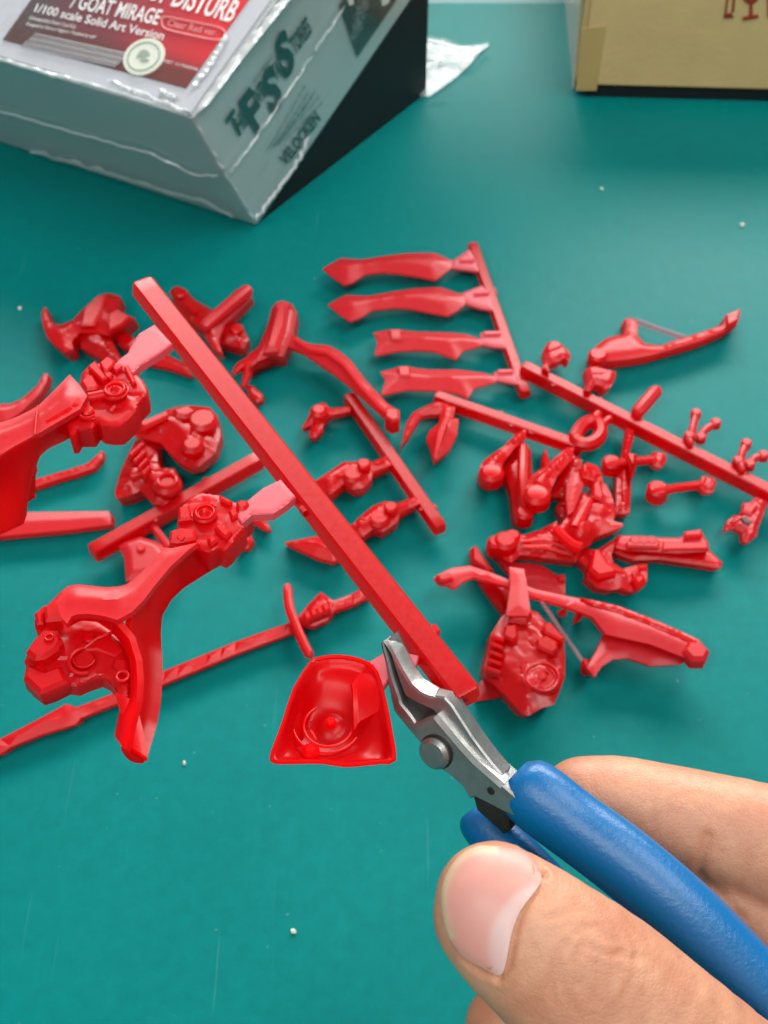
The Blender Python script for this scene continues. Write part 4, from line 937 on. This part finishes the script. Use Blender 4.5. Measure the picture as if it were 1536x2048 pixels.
# helmet bowl still on its gate
mb = MB(); mb.prism(HP(-.001), zH(650, 505, 680, 490, 760, 440, 930, 470, 900, 560, 800, 550, 715, 665), -.0013, .0002, .0002); mb.build('gate', tone('gate'), T)
hb = zH(338, 507, 372, 490, 430, 478, 500, 477, 570, 488, 640, 512, 690, 560, 728, 680, 752, 790, 772, 900, 790, 1040, 720, 1052, 650, 1060, 520, 1070, 400, 1052, 270, 1052, 140, 1052, 120, 1022, 142, 955, 190, 825, 245, 655)
def ex(mb, fr):
    mb.sheet([fr.at(*p, -.0004) for p in zH(560, 625, 600, 570, 690, 560)], [fr.at(*p, z_) for p, z_ in zip(zH(570, 880, 600, 830, 730, 760), (-.0026, -.0022, -.0006))], .0006, 6, .0004, 20)
    mb.cyl(fr, *zH(440, 770)[0], .0007, -.0045, -.0026, 16); mb.torus(fr, *zH(420, 790)[0], .0050, .00018, -.0024, 40, 140, 330); mb.torus(fr, *zH(425, 785)[0], .0036, .00022, -.0033, 40, 120, 350); mb.cyl(fr, *zH(330, 950)[0], .0013, -.003, -.0013, 18, .5)
    mb.tube([fr.at(*p, z_) for p, z_ in zip(zH(360, 930, 345, 900, 330, 880), (-.0022, -.0018, -.0016))], .00025, 6)
    mb.tube([fr.at(*p, .0001) for p in catmull(hb, 2)] + [fr.at(*hb[0], .0001)], .00035, 6, False)
hpart('helmet_bowl', hb, 0, .0068, extra=ex, taper=.5, crown=-.0011, wdt=.0016, prof='smooth', step=.00045, bumps=[(*zH(405, 800)[0], .0062, -.0036), (*zH(440, 770)[0], .0019, .0009), (*zH(660, 930)[0], .0030, -.0008)])

#------------------------------------------------------------------ nippers
pa, pb = PD(800, 1310, .1960), PD(1290, 1770, .1840)
ax_ = (pb - pa).normalized()
toc = -FW
tilt = (-RT * .773 - UP * .635)
nn = (toc * math.cos(rad(33)) + tilt * math.sin(rad(33)))
nn = (nn - ax_ * nn.dot(ax_)).normalized()
fn = Fr(PD(880, 1500, .1925), nn)
NP = Thing('side_cutters', 'steel side cutters with blue grips biting the gate of the held sprue', 'pliers', fn.at(880, 1505, -.003))
def npart(name, m, fnc, parent=NP, **kw):
    mb = MB(); fnc(mb); return mb.build(name, m, parent, **kw)
# rear jaw: tip to shank, its upper edge ground bright
jawB = zI(205, 150, 232, 190, 268, 258, 330, 378, 402, 492, 470, 552, 540, 580, 648, 596, 700, 652, 745, 722, 784, 782, 860, 900, 940, 1010, 1010, 1100, 1090, 1190, 1040, 1290, 860, 1150, 700, 960, 640, 800, 560, 700, 430, 640, 345, 590, 325, 550, 285, 440, 240, 300, 210, 210)
def f_(mb): mb.prism(fn, jawB, -.0030, -.0001, .00025)
jb = npart('jaw', STEEL, f_)
def f_(mb):
    A = zI(205, 150, 232, 190, 268, 258, 330, 378, 402, 492, 470, 552, 540, 580, 572, 586)
    Bo = zI(236, 122, 285, 142, 330, 190, 378, 278, 430, 372, 490, 450, 560, 492, 610, 520)
    mb.sheet([fn.at(*p, .00005) for p in A], [fn.at(*p, -.0026) for p in Bo], .0006, 5, .0002, 30)
def npart2(name, m, fnc, par):
    mb = MB(); fnc(mb); o = mb.build(name, m, None, org=NP.org); o.location = (0, 0, 0); o.parent = par; return o
npart2('ground_edge', STEELB, f_, jb)
# front jaw with pivot plate and upper tang
jawA = zI(172, 165, 186, 158, 205, 215, 232, 300, 272, 450, 300, 530, 320, 585, 332, 632, 400, 712, 440, 770, 480, 765, 540, 735, 600, 718, 700, 842, 800, 962, 900, 1070, 960, 1122, 1120, 1262, 1260, 1380, 1200, 1500, 1111, 1460, 1000, 1402, 897, 1350, 852, 1362, 840, 1340, 800, 1270, 700, 1180, 640, 1142, 560, 1080, 520, 1030, 492, 960, 430, 885, 330, 765, 272, 690, 250, 600, 228, 480, 205, 330, 180, 220)
def f_(mb): mb.prism(fn, jawA, -.0042, .0006, .0003)
ja = npart('jaw', STEEL, f_)
def f_(mb):
    A = zI(598, 722, 700, 845, 800, 965, 900, 1073, 960, 1125, 1110, 1255)
    Bo = zI(655, 668, 742, 770, 850, 880, 960, 1010, 1040, 1080, 1145, 1180)
    mb.sheet([fn.at(*p, .0006) for p in A], [fn.at(*p, -.0030) for p in Bo], .0010, 5, .0006, 30)
npart2('tang_edge', STEELB, f_, ja)
npart('throat', DARK, lambda mb: mb.prism(fn, zI(325, 570, 430, 640, 560, 695, 650, 660, 640, 600, 720, 700, 600, 760, 440, 790, 330, 650), -.0046, -.0016, .0002))
npart('pivot_rivet', STEEL, lambda mb: mb.cyl(fn, *zI(600, 1000)[0], .0025, 0, .0019, 40, .30, .00004))
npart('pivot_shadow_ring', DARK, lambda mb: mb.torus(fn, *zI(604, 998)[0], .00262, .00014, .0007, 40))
npart('pin_hole', DARK, lambda mb: mb.cyl(fn, *zI(1020, 1300)[0], .00075, 0, .00066, 20))
# blue grips
gc = [(1026, 1556), (1044, 1572), (1082, 1600), (1150, 1652), (1245, 1722), (1360, 1818), (1470, 1925), (1600, 2060), (1720, 2200)]
gd = [.1915, .191, .190, .1885, .186, .1835, .182, .181, .181]
gr = [.0034, .0049, .0054, .0053, .0054, .0053, .0051, .0050, .0046]
def grip(mb, cl, dd, rr, flat=.86, seg=44, hollow=True):
    pts = catmull([tuple(PD(x, y, d)) for (x, y), d in zip(cl, dd)], 5, False)
    rs = [p[0] for p in catmull([(r,) for r in rr], 5, False)]
    pts = [Vector(p) for p in pts]; R = []
    for i, p in enumerate(pts):
        t = (pts[min(i + 1, len(pts) - 1)] - pts[max(i - 1, 0)]).normalized()
        u = (nn - t * nn.dot(t)).normalized(); s_ = t.cross(u)
        R.append([p + (u * math.cos(2 * math.pi * k / seg) * flat + s_ * math.sin(2 * math.pi * k / seg)) * rs[i] * (1 + .015 * noise.noise(p * 130 + Vector((k * .2, 0, 0)))) for k in range(seg)])
    mb.rings(R)
npart('upper_grip', BLUE, lambda mb: grip(mb, gc, gd, gr), sharp=60)
lc_ = [(944, 1622), (955, 1638), (985, 1668), (1050, 1740), (1150, 1850), (1280, 1990), (1420, 2140), (1560, 2290)]
npart('lower_grip', BLUE, lambda mb: grip(mb, lc_, [.1995, .1990, .1978, .1950, .192, .190, .189, .189], [.0020, .0034, .0040, .0044, .0046, .0046, .0046, .0044], .9), sharp=60)
npart('lower_tang', DARK, lambda mb: mb.prism(fn, zI(850, 1372, 897, 1352, 1000, 1404, 1121, 1470, 1130, 1640, 1084, 1664, 990, 1580, 880, 1480), -.0044, -.0004, .0005))

#------------------------------------------------------------------ hand
def hand():
    mb = MB(); bm = mb.bm
    def ball(p, r, k):
        n0 = len(bm.verts)
        res = bmesh.ops.create_icosphere(bm, subdivisions=3, radius=r)
        for v in res['verts']:
            q = v.co; q = q - FW * (q.dot(FW) * (1 - k)); v.co = p + q
    def chain(cl, dd, rp, k=.85, step=.22):
        P3 = [(*PD(x, y, d), r * d / F) for (x, y), d, r in zip(cl, dd, rp)]
        P3 = catmull(P3, 8, False)
        last = None
        for q in P3:
            p = Vector(q[:3])
            if last is None or (p - last).length > q[3] * step: ball(p, q[3], k); last = p
    # thumb
    chain([(987, 1800), (992, 1820), (1040, 1862), (1100, 1910), (1195, 1990), (1335, 2115), (1520, 2290), (1720, 2420)], [.1690, .1685, .1680, .1670, .1665, .167, .172, .180], [119, 133, 150, 160, 176, 186, 215, 260], .70)
    # index finger behind the grip
    chain([(1170, 1612), (1235, 1614), (1320, 1634), (1400, 1652), (1560, 1700), (1740, 1800), (1900, 1960), (1950, 2150)], [.203, .203, .203, .2025, .201, .199, .197, .195], [100, 103, 108, 111, 122, 130, 145, 170], .9)
    # middle, ring and little fingers wrapping the lower grip
    chain([(1440, 1800), (1530, 1850), (1660, 1950), (1800, 2080), (1880, 2250)], [.2035, .203, .202, .2, .198], [98, 106, 115, 130, 160], .9)
    chain([(1013, 2050), (1050, 2085), (1140, 2160), (1300, 2260), (1500, 2350), (1700, 2380)], [.189, .189, .1895, .191, .194, .198], [84, 92, 100, 108, 125, 160], .9)
    chain([(1150, 2330), (1250, 2380), (1400, 2440), (1600, 2480), (1760, 2480)], [.19, .19, .192, .195, .198], [78, 86, 92, 110, 150], .9)
    # palm, wrist and forearm (out of frame)
    for x, y, d, r in ((1760, 2260, .193, 250), (1850, 2400, .192, 300), (1750, 2460, .188, 270), (1980, 2500, .192, 330)): ball(PD(x, y, d), r * d / F, .75)
    chain([(1980, 2500), (2200, 2750), (2500, 3050), (2800, 3350)], [.192, .188, .182, .178], [330, 330, 360, 420], .8, .15)
    me = bpy.data.meshes.new('hand_raw'); bm.to_mesh(me); bm.free()
    o = bpy.data.objects.new('hand_raw', me); COL.objects.link(o)
    r = o.modifiers.new('r', 'REMESH'); r.mode = 'VOXEL'; r.voxel_size = .00055
    s = o.modifiers.new('s', 'SMOOTH'); s.iterations = 10; s.factor = .6
    dg = bpy.context.evaluated_depsgraph_get(); dg.update()
    m2 = bpy.data.meshes.new_from_object(o.evaluated_get(dg)); bpy.data.objects.remove(o)
    co_ = np.empty(len(m2.vertices) * 3); m2.vertices.foreach_get('co', co_); co_ = co_.reshape(-1, 3)
    no = np.empty(len(m2.vertices) * 3); m2.vertices.foreach_get('normal', no); no = no.reshape(-1, 3)
    bv = BVHTree.FromPolygons([Vector(c) for c in co_], [p.vertices[:] for p in m2.polygons])
    def hit(x, y):
        h_ = bv.ray_cast(EYE, ray(x, y).normalized()); return h_[0], h_[1]
    disp = np.zeros(len(co_)); flush = np.zeros(len(co_))
    def crease(pts, depth, wid, side=.4):
        L = [hit(*p)[0] for p in catmull(pts, 4, False)]; L = np.array([tuple(p) for p in L if p is not None])
        if len(L) < 2: return
        lo, hi = L.min(0) - .006, L.max(0) + .006
        idx = np.where(((co_ > lo) & (co_ < hi)).all(1))[0]
        best = np.full(len(idx), 9.)
        for a, b in zip(L, L[1:]):
            ab = b - a; t = np.clip(((co_[idx] - a) @ ab) / (ab @ ab + 1e-15), 0, 1)
            best = np.minimum(best, np.linalg.norm(co_[idx] - a - t[:, None] * ab, axis=1))
        q = best / wid
        disp[idx] += -depth * .85 * np.exp(-q * q) + depth * .5 * side * np.exp(-(q - 2) ** 2)
        flush[idx] = np.maximum(flush[idx], .30 * np.exp(-(best / (wid * 2.2)) ** 2) * min(1, depth / .0002))
    # nail folds, knuckle wrinkles on the thumb, joint creases on the fingers
    crease(zJ(545, 640, 520, 700, 450, 790, 410, 900, 385, 1040, 345, 1090), .00055, .0006)
    crease(zJ(430, 510, 500, 560, 545, 640), .00045, .0005); crease(zJ(345, 1090, 270, 1065, 190, 1010), .0004, .0005)
    for a, dep in ((zJ(690, 900, 740, 870, 800, 880, 860, 930), .00022), (zJ(650, 930, 600, 1000, 580, 1100, 590, 1200), .00020), (zJ(720, 930, 690, 1020, 700, 1120), .00018), (zJ(800, 900, 860, 960, 900, 1000, 990, 1010), .0002), (zJ(840, 850, 880, 900, 890, 980), .00018), (zJ(960, 960, 940, 1080, 900, 1180), .00016), (zJ(760, 960, 830, 990, 900, 985), .00018), (zJ(560, 830, 660, 800, 760, 810), .00012), (zJ(620, 1040, 640, 1150, 690, 1240), .00012), (zJ(780, 1020, 790, 1110, 760, 1200), .00014), (zJ(850, 1010, 850, 1090, 830, 1160), .00012)): crease(a, dep, .00042)
    crease(zJ(1270, 470, 1250, 530, 1236, 590, 1240, 650), .00045, .0007, .3); crease(zJ(1240, 640, 1290, 690, 1340, 740, 1420, 830), .0003, .0007)
    crease(zJ(1480, 530, 1440, 620, 1400, 700, 1390, 760), .00015, .0005); crease(zJ(1140, 300, 1200, 280, 1260, 290), .00012, .0005)
    co_ += no * disp[:, None]
    m2.vertices.foreach_set('co', co_.ravel())
    # warm patches: knuckle, finger pads
    for x, y, r_, k in ((1215, 1860, .006, .28), (960, 2000, .006, .55), (1090, 1560, .006, .25), (1480, 1850, .008, .2)):
        p, _ = hit(x, y)
        if p is None: continue
        flush = np.maximum(flush, k * np.exp(-((co_ - np.array(p)) ** 2).sum(1) / r_ ** 2))
    at = m2.attributes.new('flush', 'FLOAT', 'POINT'); at.data.foreach_set('value', flush.astype(np.float32))
    org = PD(1500, 2200, .19)
    for v in m2.vertices: v.co -= org
    m2.name = 'person'; m2.materials.clear(); m2.materials.append(SKIN)
    m2.polygons.foreach_set('use_smooth', [True] * len(m2.polygons))
    ob = bpy.data.objects.new('person', m2); COL.objects.link(ob); ob.location = org
    tag(ob, 'bare right hand gripping the blue handled side cutters, thumb on top', 'person')
    # thumb nail
    out = catmull(zJ(380, 522, 310, 512, 245, 516, 186, 546, 132, 606, 100, 684, 92, 760, 104, 848, 135, 940, 205, 1010, 280, 1052, 335, 1080, 365, 1072, 385, 1000, 405, 895, 445, 795, 512, 705, 535, 655, 515, 595, 460, 540), 3)
    out = np.array(out); G = np.array([(x, y) for x in np.arange(out[:, 0].min() + 3, out[:, 0].max(), 5.5) for y in np.arange(out[:, 1].min() + 3, out[:, 1].max(), 5.5)])
    k = pin(G, out) & (pdist(G, out) > 3); G = G[k]
    allp = np.vstack([out, G]); n = len(out)
    lun = np.array(zJ(325, 1068, 300, 960, 318, 870, 362, 790, 430, 715, 525, 672, 530, 640, 600, 700, 500, 1000, 360, 1120)); 
    dl = pdist(allp, lun) * np.where(pin(allp, lun), 1, -1); de = pdist(allp, out)
    # hits on the skin, smoothed so that the plate stays even
    H3 = []; nrm = []
    for p in allp:
        h0, h1 = hit(*p)
        if h0 is None:
            h0, h1, _, _ = bv.find_nearest(PD(p[0], p[1], .166))
        H3.append(tuple(h0)); nrm.append(tuple(h1))
    H3 = np.array(H3); nrm = np.array(nrm)
    # fit a smooth quadric depth over the photo plane for the plate
    dep = np.array([(Vector(h_) - EYE).dot(FW) for h_ in H3])
    X = (allp[:, 0] - 980) / 100; Y = (allp[:, 1] - 1800) / 100
    M = np.stack([np.ones_like(X), X, Y, X * X, X * Y, Y * Y, X ** 3, X * X * Y, X * Y * Y, Y ** 3, X ** 4, X * X * Y * Y, Y ** 4], 1)
    cf_, *_ = np.linalg.lstsq(M, dep, rcond=None); fit = M @ cf_
    mb = MB(); V = []; tone = []
    res = delaunay_2d_cdt([Vector(p) for p in allp], [(i, (i + 1) % n) for i in range(n)], [list(range(n))], 1, 1e-6)
    for i, p in enumerate(res[0]):
        o_ = res[3][i][0]
        edge = min(1, de[o_] / 9)
        V.append(mb.v(PD(p.x, p.y, min(fit[o_], dep[o_]) - .00004 - .00014 * edge)))
        a = 1 / (1 + math.exp(-dl[o_] / 4)); base = Vector((.66, .30, .245)).lerp(Vector((.68, .45, .41)), a)
        dtip = de[o_] if (p.x < 1000 and p.y < 1880 and a < .5) else 99
        e_ = 1 / (1 + math.exp((dtip - 12) / 3)); base = base.lerp(Vector((.66, .47, .30)), e_)
        tone.append((*base, 1))
    lower = [mb.v(v.co + FW * .0007) for v in V]
    for fc in res[2]:
        mb.f([V[i] for i in fc]); mb.f([lower[i] for i in reversed(fc)])
    m_ = {}
    for i, o_ in enumerate(res[3]):
        for q in o_: m_.setdefault(q, i)
    for i in range(n):
        a, b = m_[i], m_[(i + 1) % n]
        if a != b: mb.f([V[a], V[b], lower[b], lower[a]])
    bmesh.ops.translate(mb.bm, verts=mb.bm.verts, vec=-org)
    nm = bpy.data.meshes.new('thumbnail'); bmesh.ops.recalc_face_normals(mb.bm, faces=mb.bm.faces); mb.bm.to_mesh(nm); mb.bm.free()
    ca = nm.color_attributes.new('tone', 'FLOAT_COLOR', 'POINT')
    for i in range(len(nm.vertices)): ca.data[i].color = tone[i % len(tone)]
    nm.materials.append(NAIL); nm.polygons.foreach_set('use_smooth', [True] * len(nm.polygons)); nm.set_sharp_from_angle(angle=rad(50))
    no_ = bpy.data.objects.new('thumbnail', nm); COL.objects.link(no_); no_.parent = ob
hand()
